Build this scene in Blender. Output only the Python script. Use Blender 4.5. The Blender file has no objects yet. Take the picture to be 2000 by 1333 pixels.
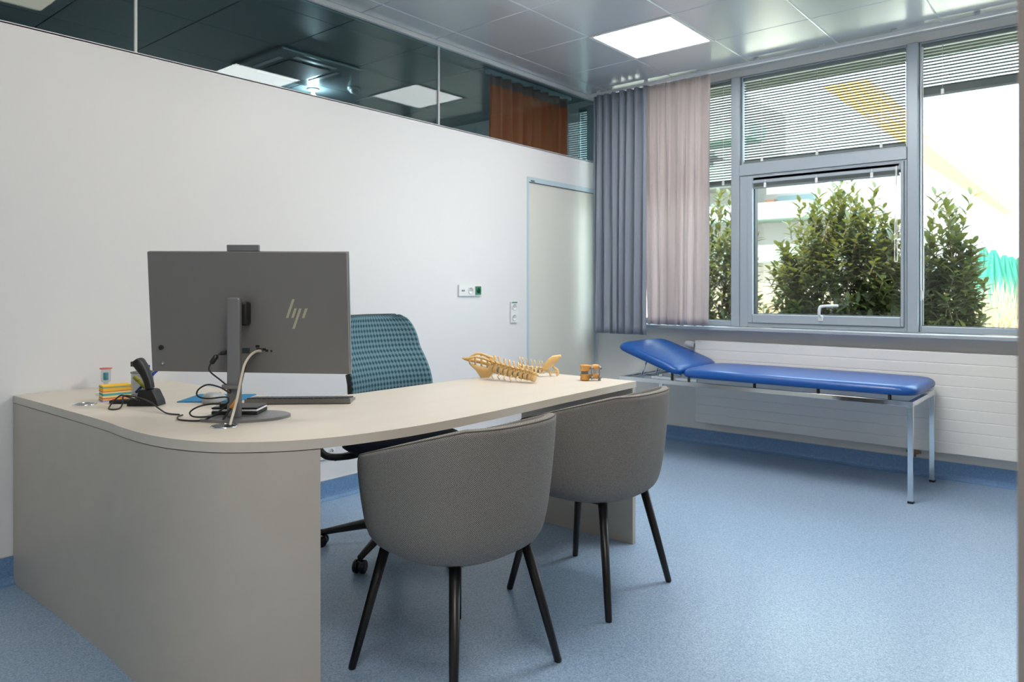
import bpy, bmesh, math, random
from math import sin, cos, pi, radians, atan2, sqrt
from mathutils import Vector, Matrix, Euler
random.seed(7)
S = bpy.context.scene
COL = S.collection

# ------------------------------------------------------------------ camera
cam_d = bpy.data.cameras.new('camera'); cam = bpy.data.objects.new('camera', cam_d); COL.objects.link(cam)
cam.location = (0, 0, 1.16); cam.rotation_euler = (radians(90), 0, radians(-50))
cam_d.sensor_width = 36; cam_d.lens = 1425 * 36 / 2000; cam_d.shift_y = -101.5 / 2000
cam_d.clip_start = .05; cam_d.clip_end = 300
cam_d.dof.use_dof = True; cam_d.dof.focus_distance = 2.35; cam_d.dof.aperture_fstop = 5.6
S.camera = cam
# ------------------------------------------------------------------ world, sun, exposure
S.view_settings.view_transform = 'Standard'; S.view_settings.look = 'None'
S.view_settings.gamma = 1; S.view_settings.use_curve_mapping = False
S.view_settings.exposure = 1.4
W = bpy.data.worlds.new('sky'); S.world = W; W.use_nodes = True
bgn = W.node_tree.nodes['Background']; bgn.inputs[0].default_value = (.80, .91, 1.0, 1); bgn.inputs[1].default_value = 2.5
sd = bpy.data.lights.new('sun', 'SUN'); sd.energy = 6.5; sd.angle = radians(1.5); sd.color = (1, .93, .8)
so = bpy.data.objects.new('sun', sd); COL.objects.link(so)
so.rotation_euler = Vector((-.55, .35, .75)).to_track_quat('Z', 'Y').to_euler()
S.cycles.max_bounces = 10; S.cycles.diffuse_bounces = 5; S.cycles.glossy_bounces = 5
S.cycles.transparent_max_bounces = 24; S.cycles.transmission_bounces = 8
S.cycles.use_denoising = True
S.cycles.sample_clamp_indirect = 8

# ------------------------------------------------------------------ materials
def lin(c):
    return tuple((x / 255 / 12.92 if x / 255 <= .04045 else ((x / 255 + .055) / 1.055) ** 2.4) for x in c)
MATS = {}
def mat(name, rgb, rough=.5, metal=0., spec=.5, var=0., vscale=6., bump=0., bscale=60., coat=0., lin_in=False, trans=0., emit=None, estr=0.):
    m = bpy.data.materials.new(name); m.use_nodes = True
    n = m.node_tree.nodes; l = m.node_tree.links; b = n['Principled BSDF']
    c = rgb if lin_in else lin(rgb)
    b.inputs['Base Color'].default_value = (*c, 1); b.inputs['Roughness'].default_value = rough
    b.inputs['Metallic'].default_value = metal; b.inputs['Specular IOR Level'].default_value = spec
    if coat: b.inputs['Coat Weight'].default_value = coat; b.inputs['Coat Roughness'].default_value = .15
    if trans: b.inputs['Transmission Weight'].default_value = trans
    if emit: b.inputs['Emission Color'].default_value = (*emit, 1); b.inputs['Emission Strength'].default_value = estr
    tc = n.new('ShaderNodeTexCoord')
    if var:
        no = n.new('ShaderNodeTexNoise'); no.inputs['Scale'].default_value = vscale; no.inputs['Detail'].default_value = 3
        l.new(tc.outputs['Object'], no.inputs['Vector'])
        mx = n.new('ShaderNodeMix'); mx.data_type = 'RGBA'
        mx.inputs['A'].default_value = (*[x * (1 - var) for x in c], 1)
        mx.inputs['B'].default_value = (*[min(1, x * (1 + var)) for x in c], 1)
        l.new(no.outputs['Fac'], mx.inputs['Factor']); l.new(mx.outputs['Result'], b.inputs['Base Color'])
    if bump:
        nb = n.new('ShaderNodeTexNoise'); nb.inputs['Scale'].default_value = bscale; nb.inputs['Detail'].default_value = 4
        l.new(tc.outputs['Object'], nb.inputs['Vector'])
        bp = n.new('ShaderNodeBump'); bp.inputs['Strength'].default_value = bump; bp.inputs['Distance'].default_value = .002
        l.new(nb.outputs['Fac'], bp.inputs['Height']); l.new(bp.outputs[0], b.inputs['Normal'])
    MATS[name] = m
    return m

def glass_mat(name, tint, refl=1.0, rough=0.0):
    m = bpy.data.materials.new(name); m.use_nodes = True
    n = m.node_tree.nodes; l = m.node_tree.links; n.clear()
    o = n.new('ShaderNodeOutputMaterial'); t = n.new('ShaderNodeBsdfTransparent'); t.inputs[0].default_value = (*tint, 1)
    g = n.new('ShaderNodeBsdfGlossy'); g.inputs['Roughness'].default_value = rough
    f = n.new('ShaderNodeFresnel'); geo = n.new('ShaderNodeNewGeometry'); io = n.new('ShaderNodeMath'); io.operation = 'MULTIPLY_ADD'
    io.inputs[1].default_value = 1 / 1.45 - 1.45; io.inputs[2].default_value = 1.45      # the same reflectance on both faces
    l.new(geo.outputs['Backfacing'], io.inputs[0]); l.new(io.outputs[0], f.inputs[0])
    mu = n.new('ShaderNodeMath'); mu.operation = 'MULTIPLY'; mu.inputs[1].default_value = refl
    mx = n.new('ShaderNodeMixShader')
    l.new(f.outputs[0], mu.inputs[0]); l.new(mu.outputs[0], mx.inputs[0]); l.new(t.outputs[0], mx.inputs[1]); l.new(g.outputs[0], mx.inputs[2])
    l.new(mx.outputs[0], o.inputs[0]); return m

def cloth_mat(name, rgb, transl=.3, rough=.9):
    m = bpy.data.materials.new(name); m.use_nodes = True
    n = m.node_tree.nodes; l = m.node_tree.links; n.clear(); c = (*lin(rgb), 1)
    o = n.new('ShaderNodeOutputMaterial'); d = n.new('ShaderNodeBsdfDiffuse'); t = n.new('ShaderNodeBsdfTranslucent')
    mx = n.new('ShaderNodeMixShader'); mx.inputs[0].default_value = transl
    tc = n.new('ShaderNodeTexCoord'); w = n.new('ShaderNodeTexNoise'); w.inputs['Scale'].default_value = 300
    mc = n.new('ShaderNodeMix'); mc.data_type = 'RGBA'; mc.inputs['A'].default_value = tuple(x * .9 for x in c[:3]) + (1,); mc.inputs['B'].default_value = c
    l.new(tc.outputs['Object'], w.inputs['Vector']); l.new(w.outputs['Fac'], mc.inputs['Factor'])
    l.new(mc.outputs['Result'], d.inputs[0]); l.new(mc.outputs['Result'], t.inputs[0])
    l.new(d.outputs[0], mx.inputs[1]); l.new(t.outputs[0], mx.inputs[2]); l.new(mx.outputs[0], o.inputs[0]); return m

def emis(name, rgb, s):
    m = bpy.data.materials.new(name); m.use_nodes = True
    n = m.node_tree.nodes; l = m.node_tree.links; n.clear()
    o = n.new('ShaderNodeOutputMaterial'); e = n.new('ShaderNodeEmission'); e.inputs[0].default_value = (*rgb, 1); e.inputs[1].default_value = s
    l.new(e.outputs[0], o.inputs[0]); return m

def floor_mat(name, a, b_, rough):
    m = bpy.data.materials.new(name); m.use_nodes = True
    n = m.node_tree.nodes; l = m.node_tree.links; b = n['Principled BSDF']; b.inputs['Roughness'].default_value = rough
    b.inputs['Specular IOR Level'].default_value = .35
    tc = n.new('ShaderNodeTexCoord')
    v = n.new('ShaderNodeTexVoronoi'); v.inputs['Scale'].default_value = 260; l.new(tc.outputs['Object'], v.inputs['Vector'])
    no = n.new('ShaderNodeTexNoise'); no.inputs['Scale'].default_value = 90; no.inputs['Detail'].default_value = 5; l.new(tc.outputs['Object'], no.inputs['Vector'])
    sep = n.new('ShaderNodeSeparateColor'); l.new(v.outputs['Color'], sep.inputs[0])
    ad = n.new('ShaderNodeMath'); ad.operation = 'MULTIPLY_ADD'; ad.inputs[1].default_value = .55; ad.inputs[2].default_value = -.05
    l.new(sep.outputs[0], ad.inputs[0])
    ad2 = n.new('ShaderNodeMath'); ad2.operation = 'MULTIPLY_ADD'; ad2.inputs[1].default_value = .6
    l.new(no.outputs['Fac'], ad2.inputs[0]); l.new(ad.outputs[0], ad2.inputs[2])
    mx = n.new('ShaderNodeMix'); mx.data_type = 'RGBA'; mx.inputs['A'].default_value = (*lin(a), 1); mx.inputs['B'].default_value = (*lin(b_), 1)
    l.new(ad2.outputs[0], mx.inputs['Factor']); l.new(mx.outputs['Result'], b.inputs['Base Color'])
    bp = n.new('ShaderNodeBump'); bp.inputs['Strength'].default_value = .05; bp.inputs['Distance'].default_value = .002
    l.new(no.outputs['Fac'], bp.inputs['Height']); l.new(bp.outputs[0], b.inputs['Normal'])
    return m

def weave_mat(name, dark, light, cell=.0026, kind='checker'):
    """two-tone woven cloth; the UVs are in metres"""
    m = bpy.data.materials.new(name); m.use_nodes = True
    n = m.node_tree.nodes; l = m.node_tree.links; b = n['Principled BSDF']; b.inputs['Roughness'].default_value = .9
    b.inputs['Specular IOR Level'].default_value = .15
    tc = n.new('ShaderNodeTexCoord'); mp = n.new('ShaderNodeMapping')
    mp.inputs['Rotation'].default_value = (0, 0, radians(6))
    if kind == 'checker':
        mp.inputs['Scale'].default_value = (1 / cell, 1 / cell, 1)
        t = n.new('ShaderNodeTexChecker'); t.inputs['Scale'].default_value = 1; l.new(mp.outputs[0], t.inputs['Vector']); fac = t.outputs['Fac']
    else:
        # elongated diamonds: product of two sine families
        sp = n.new('ShaderNodeSeparateXYZ'); mp.inputs['Rotation'].default_value = (0, 0, 0)
        mp.inputs['Scale'].default_value = (1, 1, 1); l.new(mp.outputs[0], sp.inputs[0])
        def sn(sx, sy):
            a = n.new('ShaderNodeMath'); a.operation = 'MULTIPLY'; a.inputs[1].default_value = sx; l.new(sp.outputs[0], a.inputs[0])
            c = n.new('ShaderNodeMath'); c.operation = 'MULTIPLY_ADD'; c.inputs[1].default_value = sy; l.new(sp.outputs[1], c.inputs[0]); l.new(a.outputs[0], c.inputs[2])
            s = n.new('ShaderNodeMath'); s.operation = 'SINE'; l.new(c.outputs[0], s.inputs[0]); return s.outputs[0]
        p = n.new('ShaderNodeMath'); p.operation = 'MULTIPLY'; l.new(sn(165, 120), p.inputs[0]); l.new(sn(165, -120), p.inputs[1])
        r = n.new('ShaderNodeMath'); r.operation = 'MULTIPLY_ADD'; r.inputs[1].default_value = 1.1; r.inputs[2].default_value = .62; r.use_clamp = True
        l.new(p.outputs[0], r.inputs[0]); fac = r.outputs[0]
    l.new(tc.outputs['UV'], mp.inputs['Vector'])
    no = n.new('ShaderNodeTexNoise'); no.inputs['Scale'].default_value = 420; l.new(tc.outputs['Object'], no.inputs['Vector'])
    mx = n.new('ShaderNodeMix'); mx.data_type = 'RGBA'; mx.inputs['A'].default_value = (*lin(dark), 1); mx.inputs['B'].default_value = (*lin(light), 1)
    l.new(fac, mx.inputs['Factor'])
    m2 = n.new('ShaderNodeMix'); m2.data_type = 'RGBA'; m2.blend_type = 'MULTIPLY'; m2.inputs['Factor'].default_value = .5
    l.new(mx.outputs['Result'], m2.inputs['A']); l.new(no.outputs['Fac'], m2.inputs['B'])
    l.new(m2.outputs['Result'], b.inputs['Base Color'])
    bp = n.new('ShaderNodeBump'); bp.inputs['Strength'].default_value = .3; bp.inputs['Distance'].default_value = .001
    l.new(fac, bp.inputs['Height']); l.new(bp.outputs[0], b.inputs['Normal'])
    return m

def laminate(name, rgb):
    m = mat(name, rgb, rough=.42, spec=.4, bump=.02, bscale=500)
    n = m.node_tree.nodes; l = m.node_tree.links; b = n['Principled BSDF']
    tc = n.new('ShaderNodeTexCoord'); mp = n.new('ShaderNodeMapping'); mp.inputs['Scale'].default_value = (1.2, 9, 9)
    no = n.new('ShaderNodeTexNoise'); no.inputs['Scale'].default_value = 1.5; no.inputs['Detail'].default_value = 6
    c = lin(rgb); mx = n.new('ShaderNodeMix'); mx.data_type = 'RGBA'
    mx.inputs['A'].default_value = (*[x * .95 for x in c], 1); mx.inputs['B'].default_value = (*[x * 1.05 for x in c], 1)
    l.new(tc.outputs['Object'], mp.inputs[0]); l.new(mp.outputs[0], no.inputs['Vector']); l.new(no.outputs['Fac'], mx.inputs['Factor'])
    l.new(mx.outputs['Result'], b.inputs['Base Color']); return m

M = dict(
    wall=mat('wall_paint', (222, 222, 219), .62, spec=.3, bump=.03, bscale=40),
    panelwall=mat('panel_paint', (224, 225, 226), .38, spec=.4, bump=.015, bscale=30),
    floor=floor_mat('linoleum', (94, 127, 163), (174, 194, 213), .30),
    skirt=floor_mat('linoleum_skirting', (84, 122, 164), (126, 160, 198), .35),
    seal=mat('seal_strip', (205, 208, 210), .5),
    ceil=mat('ceiling_metal', (216, 223, 229), .22, metal=.38, spec=.5),
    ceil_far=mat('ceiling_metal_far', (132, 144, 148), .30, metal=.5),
    gap=mat('joint_dark', (60, 66, 70), .6),
    alu=mat('painted_aluminium', (160, 172, 182), .38, metal=.15, spec=.5),
    alu_d=mat('dark_gasket', (40, 48, 54), .5),
    sill=mat('sill_aluminium', (178, 187, 195), .3, metal=.3),
    door=mat('door_laminate', (214, 216, 208), .5, spec=.35),
    doorframe=mat('door_frame_paint', (184, 205, 215), .35),
    white=mat('white_plastic', (226, 229, 230), .35),
    rad=mat('radiator_enamel', (226, 226, 222), .35),
    slat=mat('blind_slat', (112, 124, 126), .45),
    rail=mat('rail_white', (215, 220, 224), .35),
    glass=glass_mat('window_glass', (.93, .98, .96)),
    tint=glass_mat('partition_glass', (.66, .79, .81), .75),
    grey_cloth=cloth_mat('grey_curtain', (156, 165, 178), .15),
    pale_cloth=cloth_mat('pale_curtain', (222, 213, 213), .5),
    rust_cloth=cloth_mat('rust_curtain', (244, 128, 84), .08),
    rust_band=cloth_mat('rust_band', (180, 140, 130), .2),
    lam=laminate('desk_laminate', (196, 188, 176)),
    lam_top=laminate('desktop_laminate', (209, 201, 188)),
    seam=mat('seam', (96, 90, 82), .7),
    weave=weave_mat('tweed', (64, 62, 60), (206, 202, 196), cell=.0024),
    weave_seam=mat('seam_thread', (112, 106, 99), .9),
    black=mat('black_lacquer', (14, 14, 16), .35, var=.15),
    blackp=mat('black_plastic', (22, 23, 25), .45),
    blackp2=mat('black_gloss', (12, 12, 13), .2),
    navy=mat('navy_cloth', (16, 28, 44), .85, spec=.2, bump=.2, bscale=400),
    mesh=weave_mat('teal_mesh', (50, 86, 104), (116, 150, 162), kind='diamond'),
    mongrey=mat('monitor_shell', (122, 120, 118), .42, metal=.15),
    mongrey2=mat('stand_grey', (126, 127, 128), .38, metal=.4),
    screen=mat('screen_black', (6, 6, 8), .15),
    logo=mat('logo_metal', (196, 186, 160), .3, metal=.5),
    edge=mat('monitor_rim', (178, 184, 188), .3, metal=.6),
    chrome=mat('chrome', (222, 228, 232), .1, metal=1.),
    blue=mat('blue_vinyl', (8, 76, 150), .33, spec=.5, bump=.04, bscale=200),
    bone=mat('bone_plastic', (226, 190, 128), .45, var=.12, vscale=30),
    bone2=mat('bone_pale', (232, 206, 158), .45, var=.12, vscale=30),
    wood=mat('bone_block', (216, 160, 88), .55, var=.12, vscale=50),
    disc=mat('disc_grey', (120, 128, 124), .5),
    steel=mat('steel', (150, 152, 155), .4, metal=.9),
    pad=mat('mouse_pad', (38, 128, 176), .8, bump=.1, bscale=500),
    cable_w=mat('cable_beige', (206, 200, 184), .45),
    orange=mat('orange_clip', (214, 132, 40), .5),
    green=mat('green_socket', (10, 122, 82), .4),
    dgreen=mat('green_socket_inner', (4, 70, 46), .4),
    dark=mat('socket_hole', (96, 102, 104), .5),
    red=mat('red_plastic', (190, 30, 34), .4),
    clear=glass_mat('clear_plastic', (.86, .88, .9)),
    smoke=glass_mat('pen_pot_mesh', (.62, .64, .66)),
    yellow=mat('yellow_paper', (246, 196, 62), .8), yel2=mat('pale_yellow_paper', (244, 226, 140), .8),
    pink=mat('pink_paper', (226, 110, 110), .8), teal=mat('teal_paper', (84, 170, 180), .8), lilac=mat('lilac_paper', (160, 150, 200), .8),
    penblue=mat('pen_blue', (20, 84, 190), .35), highl=mat('highlighter', (214, 214, 90), .35),
    paper=mat('paper_white', (232, 234, 236), .7),
    mouse=mat('mouse_grey', (170, 172, 174), .35),
    jamb=mat('door_jamb', (178, 166, 158), .6, bump=.03, bscale=30),
    lamp=emis('lamp_diffuser', (1, .97, .94), 13.5),  # glow of the added fill panel by the right wall
    bulb=emis('bulb_glare', (.86, .93, 1), 150),
    lamp_front=emis('lamp_diffuser_front', (1, .97, .94), 5),
    lamp_door=emis('lamp_diffuser_door', (1, .955, .91), 9.5),  # glow of the two fill panels added around the doorway
    lamp_mid=emis('lamp_diffuser_mid', (1, .97, .94), 9),
    lamp_desk=emis('lamp_diffuser_desk', (1, .90, .74), 3.6),
    lamp_far=emis('lamp_diffuser_far', (1, .95, .86), 1.6),  # glow of the unseen fill panel added beyond the partition
    rad_d=mat('radiator_valve', (150, 120, 100), .3, metal=.8),
    leaf=mat('laurel_leaf', (62, 74, 44), .42, spec=.5, var=.35, vscale=3),
    stem=mat('laurel_stem', (110, 96, 70), .8),
    straw=mat('dry_grass', (168, 152, 126), .8, var=.25, vscale=8),
    ground=mat('gravel', (196, 190, 178), .9, var=.15, vscale=2),
    facade=mat('white_facade', (168, 164, 160), .8),
    facade_g=mat('green_grey_facade', (132, 152, 144), .7),
    brickred=mat('rust_panel', (196, 128, 104), .7),
    awning=mat('orange_awning', (236, 164, 84), .8),
    parasol=mat('green_parasol', (22, 112, 92), .7, var=.12, vscale=2),
    soffit=mat('soffit', (132, 136, 118), .8),
    winglass=mat('far_glass', (110, 130, 135), .15),
)

def leaf_mat():
    m = mat('laurel_leaf_lit', (66, 77, 50), .4, spec=.5, var=.3, vscale=3)
    n = m.node_tree.nodes; l = m.node_tree.links; b = n['Principled BSDF']; o = n['Material Output']
    t = n.new('ShaderNodeBsdfTranslucent'); t.inputs[0].default_value = (*lin((150, 150, 60)), 1)
    mx = n.new('ShaderNodeMixShader'); mx.inputs[0].default_value = .16
    l.new(b.outputs[0], mx.inputs[1]); l.new(t.outputs[0], mx.inputs[2]); l.new(mx.outputs[0], o.inputs[0]); return m
M['leaf'] = leaf_mat()
# ------------------------------------------------------------------ mesh builder
class MB:
    def __init__(s): s.bm = bmesh.new(); s.uv = s.bm.loops.layers.uv.new('uv'); s.mi = 0
    def _new(s, verts, faces, smooth=False, uvs=None):
        vs = [s.bm.verts.new(v) for v in verts]
        out = []
        for f in faces:
            try: fc = s.bm.faces.new([vs[i] for i in f])
            except ValueError: continue
            fc.smooth = smooth; fc.material_index = s.mi; out.append(fc)
            if uvs:
                for lp, i in zip(fc.loops, f): lp[s.uv].uv = uvs[i]
        return vs, out
    def box(s, a, b, bev=0, seg=2, rot=None, org=None):
        x0, y0, z0 = [min(p, q) for p, q in zip(a, b)]; x1, y1, z1 = [max(p, q) for p, q in zip(a, b)]
        v = [(x0, y0, z0), (x1, y0, z0), (x1, y1, z0), (x0, y1, z0), (x0, y0, z1), (x1, y0, z1), (x1, y1, z1), (x0, y1, z1)]
        f = [(0, 3, 2, 1), (4, 5, 6, 7), (0, 1, 5, 4), (1, 2, 6, 5), (2, 3, 7, 6), (3, 0, 4, 7)]
        vs, fs = s._new(v, f)
        if bev:
            es = list({e for fc in fs for e in fc.edges})
            r = bmesh.ops.bevel(s.bm, geom=es, offset=bev, segments=seg, profile=.5, affect='EDGES')
            fs = r['faces'] + [x for x in fs if x.is_valid]; vs = list({w for fc in fs for w in fc.verts})
            for fc in fs: fc.smooth = seg > 2; fc.material_index = s.mi
        if rot is not None:
            o = Vector(org if org else ((x0 + x1) / 2, (y0 + y1) / 2, (z0 + z1) / 2))
            for w in vs: w.co = o + rot @ (w.co - o)
        return s
    def tube(s, pts, r, seg=10, cap=True, closed=False, rx=None):
        pts = [Vector(p) for p in pts]; n = len(pts)
        rs = r if isinstance(r, (list, tuple)) else [r] * n
        tang = []
        for i in range(n):
            if closed: t = pts[(i + 1) % n] - pts[i - 1]
            else: t = pts[min(i + 1, n - 1)] - pts[max(i - 1, 0)]
            tang.append(t.normalized() if t.length > 1e-9 else Vector((0, 0, 1)))
        up = Vector((0, 0, 1)) if abs(tang[0].z) < .9 else Vector((1, 0, 0))
        nrm = (up - tang[0] * up.dot(tang[0])).normalized()
        V = []; 
        for i in range(n):
            nrm = (nrm - tang[i] * nrm.dot(tang[i])).normalized(); bn = tang[i].cross(nrm)
            for k in range(seg):
                a = 2 * pi * (k + .5) / seg
                V.append(pts[i] + (nrm * cos(a) + bn * sin(a)) * rs[i])
        F = []
        for i in range(n if closed else n - 1):
            j = (i + 1) % n
            for k in range(seg): F.append((i * seg + k, i * seg + (k + 1) % seg, j * seg + (k + 1) % seg, j * seg + k))
        if cap and not closed:
            F.append(tuple(range(seg))[::-1]); F.append(tuple((n - 1) * seg + k for k in range(seg)))
        s._new(V, F, seg > 5); return s
    def cyl(s, p0, p1, r0, r1=None, seg=20): return s.tube([p0, p1], [r0, r0 if r1 is None else r1], seg)
    def lathe(s, prof, c=(0, 0, 0), seg=32, sx=1, sy=1):
        V = []; 
        for r, z in prof:
            for k in range(seg):
                a = 2 * pi * k / seg; V.append((c[0] + r * sx * cos(a), c[1] + r * sy * sin(a), c[2] + z))
        F = []; n = len(prof)
        for i in range(n - 1):
            for k in range(seg): F.append((i * seg + k, i * seg + (k + 1) % seg, (i + 1) * seg + (k + 1) % seg, (i + 1) * seg + k))
        F.append(tuple(range(seg))[::-1]); F.append(tuple((n - 1) * seg + k for k in range(seg)))
        s._new(V, F, True); return s
    def grid(s, P, closed_u=False, uv=None, smooth=True, flip=False):
        nu = len(P); nv = len(P[0]); V = [p for row in P for p in row]; F = []
        for i in range(nu if closed_u else nu - 1):
            j = (i + 1) % nu
            for k in range(nv - 1):
                q = (i * nv + k, j * nv + k, j * nv + k + 1, i * nv + k + 1); F.append(q[::-1] if flip else q)
        vs, fs = s._new(V, F, smooth)
        if uv:
            for idx, fc in enumerate(fs):
                i, k = divmod(idx, nv - 1)
                for lp, (a, b) in zip(fc.loops, [(0, 0), (1, 0), (1, 1), (0, 1)] if not flip else [(0, 1), (1, 1), (1, 0), (0, 0)]):
                    lp[s.uv].uv = uv(i + a, k + b)
        return s
    def prism(s, out, z0, z1, bev=0):
        n = len(out); V = [(x, y, z0) for x, y in out] + [(x, y, z1) for x, y in out]
        F = [tuple(range(n))[::-1], tuple(range(n, 2 * n))] + [(i, (i + 1) % n, n + (i + 1) % n, n + i) for i in range(n)]
        vs, fs = s._new(V, F)
        if bev:
            es = [e for e in {e for fc in fs[:2] for e in fc.edges}]
            bmesh.ops.bevel(s.bm, geom=es, offset=bev, segments=2, profile=.5, affect='EDGES')
        return s
    def xform(s, mtx):
        bmesh.ops.transform(s.bm, matrix=mtx, verts=s.bm.verts); return s
    def build(s, name, m, parent=None, loc=None):
        bmesh.ops.recalc_face_normals(s.bm, faces=s.bm.faces)
        me = bpy.data.meshes.new(name); s.bm.to_mesh(me); s.bm.free()
        for k in (m if isinstance(m, (list, tuple)) else [m]): me.materials.append(k)
        o = bpy.data.objects.new(name, me); COL.objects.link(o)
        if parent: o.parent = parent
        if loc: o.location = loc
        return o

def box(name, m, a, b, parent=None, bev=0, seg=2): return MB().box(a, b, bev, seg).build(name, m, parent)
def struct(o): o['kind'] = 'structure'; return o
def tag(o, label, cat, group=None, kind=None):
    o['label'] = label; o['category'] = cat
    if group: o['group'] = group
    if kind: o['kind'] = kind
    return o
def empty(name, loc, rz=0, label=None, cat=None, group=None):
    o = bpy.data.objects.new(name, None); COL.objects.link(o); o.location = loc; o.rotation_euler = (0, 0, rz); o.empty_display_size = .1
    if label: tag(o, label, cat, group)
    return o
def copy_tree(o, parent=None):
    c = o.copy(); COL.objects.link(c)
    if parent: c.parent = parent
    for ch in [x for x in COL.objects if x.parent == o]: copy_tree(ch, c)
    return c
def spline(pts, n=10, closed=False):
    P = [Vector(p) for p in pts]; out = []; N = len(P)
    for i in range(N if closed else N - 1):
        g = lambda k: P[k % N] if closed else P[max(0, min(N - 1, k))]
        a, b, c, d = g(i - 1), g(i), g(i + 1), g(i + 2)
        for j in range(n):
            t = j / n
            out.append(.5 * ((2 * b) + (c - a) * t + (2 * a - 5 * b + 4 * c - d) * t * t + (3 * b - a - 3 * c + d) * t ** 3))
    if not closed: out.append(P[-1])
    return out

# ================================================================== SETTING
XW, YL, ZC = 5.12, 3.365, 2.75          # window wall, partition wall, ceiling
YF = 7.0                                # far side of the neighbouring room
struct(box('floor', M['floor'], (-2.2, -2.2, -.1), (5.3, YF + .1, 0)))

# partition wall with the door opening
b = MB()
b.box((-2.2, YL, 0), (4.18, YL + .09, 2.21)); b.box((4.18, YL, 1.99), (XW, YL + .09, 2.21)); b.box((5.098, YL, 0), (XW, YL + .09, 1.99))
struct(b.build('wall_left', M['panelwall']))
dr = struct(box('door_1', M['door'], (4.207, YL + .012, .012), (5.088, YL + .05, 1.95)))
b = MB(); b.box((4.18, YL - .003, 0), (4.203, YL + .09, 1.99)); b.box((4.203, YL - .003, 1.954), (5.092, YL + .09, 1.99)); b.box((5.092, YL - .003, 0), (5.098, YL + .09, 1.99))
b.build('door_frame', M['doorframe'], dr)
b = MB(); b.box((4.222, YL - .006, 1.957), (4.268, YL - .002, 1.968), .001); b.build('door_latch', M['dark'], dr)
# glazing above the partition
g = struct(box('window_4', M['rail'], (-2.2, YL, 2.205), (XW, YL + .06, 2.214)))
b = MB(); b.box((-2.2, YL - .004, 2.722), (XW, YL + .05, 2.7495)); b.build('top_channel', M['rail'], g)
joints = [-2.2, -.464, 1.415, 3.294, XW]
for a, c in zip(joints, joints[1:]):
    box('pane', M['tint'], (a + .005, YL + .018, 2.2142), (c - .005, YL + .026, 2.722), g)
for x in joints[1:-1]:
    box('joint_strip', M['seal'], (x - .006, YL + .012, 2.2142), (x + .006, YL + .032, 2.722), g)

# window wall below / above the glass, piers
b = MB(); b.box((XW, -.3, -.1), (XW + .2, YF + .1, .863)); b.box((XW, -.3, 2.702), (XW + .2, YF + .1, 2.9))
b.box((XW, 3.56, .863), (XW + .2, 3.68, 2.702)); b.box((XW, 3.68, .863), (XW + .2, YF + .1, 2.702)); b.box((XW, -.3, .863), (XW + .2, .03, 2.702))
struct(b.build('wall_front', M['wall']))
struct(box('trim_1', M['sill'], (4.985, .065, .863), (XW, 3.20, .887), bev=.003))      # sill board
# walls around
struct(box('wall_right', M['jamb'], (.70, -.05, 0), (XW, .0648, ZC)))
struct(box('wall_back', M['wall'], (-1.3, .0, 0), (-1.2, YL, ZC)))
b = MB(); b.box((-1.2, -.05, 0), (-.62, .0625, ZC)); b.box((-.62, -.05, 2.3), (.70, .0625, ZC)); struct(b.build('wall_corridor', M['wall']))
b = MB(); b.box((-2.3, -2.3, 0), (5.2, -2.2, ZC)); b.box((-2.3, -2.2, 0), (-2.2, YF, ZC)); b.box((5.1, -2.2, 0), (5.2, -.3, ZC)); b.box((-2.2, YF, 0), (XW, YF + .1, ZC))
struct(b.build('wall_outer', M['wall']))

# skirting, coved to the floor
def skirt(name, p, q, nx, ny):
    prof = [(.0, .107), (.006, .107), (.006, .03), (.010, .014), (.022, .004), (.034, .0006), (0, .0006)]
    P = [[(e[0] + nx * d, e[1] + ny * d, z) for d, z in prof] for e in (p, q)]
    b = MB(); b.grid(P, smooth=False); o = struct(b.build(name, M['skirt']))
    b = MB(); a = Vector((p[0], p[1], .1075)); c = Vector((q[0] + nx * .007, q[1] + ny * .007, .1115))
    b.box(a, c); b.build('sealing_strip', M['seal'], o); return o
skirt('baseboard_left', (-1.2, YL - .0005), (4.178, YL - .0005), 0, -1)
skirt('baseboard_front', (XW - .0005, .065), (XW - .0005, YL - .04), -1, 0)

# ceiling: square metal panels with fine joints, opening where the lights sit
P0x, P0y, D = 3.826, 2.004, .585
LIGHTS = [(3.826, 2.004), (2.656, 1.419), (3.241, .834), (-.269, -1.506), (.316, .249), (.901, 2.004)]
b = MB()
i0 = int((-2.2 - P0x) / D) - 1
for i in range(i0, 2):
    for j in range(-8, 3):
        x0 = P0x + i * D; y0 = P0y + j * D; x1 = x0 + D; y1 = y0 + D
        if any(abs(x0 - lx) < .05 and abs(y0 - ly) < .05 for lx, ly in LIGHTS): continue
        x0 = max(x0, -2.2); x1 = min(x1, 4.985); y0 = max(y0, -2.2); y1 = min(y1, YL)
        if x1 - x0 < .03 or y1 - y0 < .03: continue
        b.box((x0 + .0012, y0 + .0035, ZC), (x1 - .0012, y1 - .0035, ZC + .02), .003, 1)
b.mi = 3
for j in range(-7, 3): b.box((-2.2, P0y + j * D - .0034, ZC + .004), (4.98, P0y + j * D + .0034, ZC + .0215))  # pale strips in the joints imitate highlights on the panel bevels
b.mi = 0
b.box((4.985, -.05, ZC + .002), (XW, YL, ZC + .02))
b.mi = 1
b.box((-2.2, -2.2, ZC + .022), (XW, YL, ZC + .15))
b.box((-2.2, YL, ZC + .0215), (XW, YF, ZC + .15))
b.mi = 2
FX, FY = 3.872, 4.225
FL = [(3.872, 4.225), (2.70, 4.795 + .03), (1.0, 4.225 + .0)]
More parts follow.
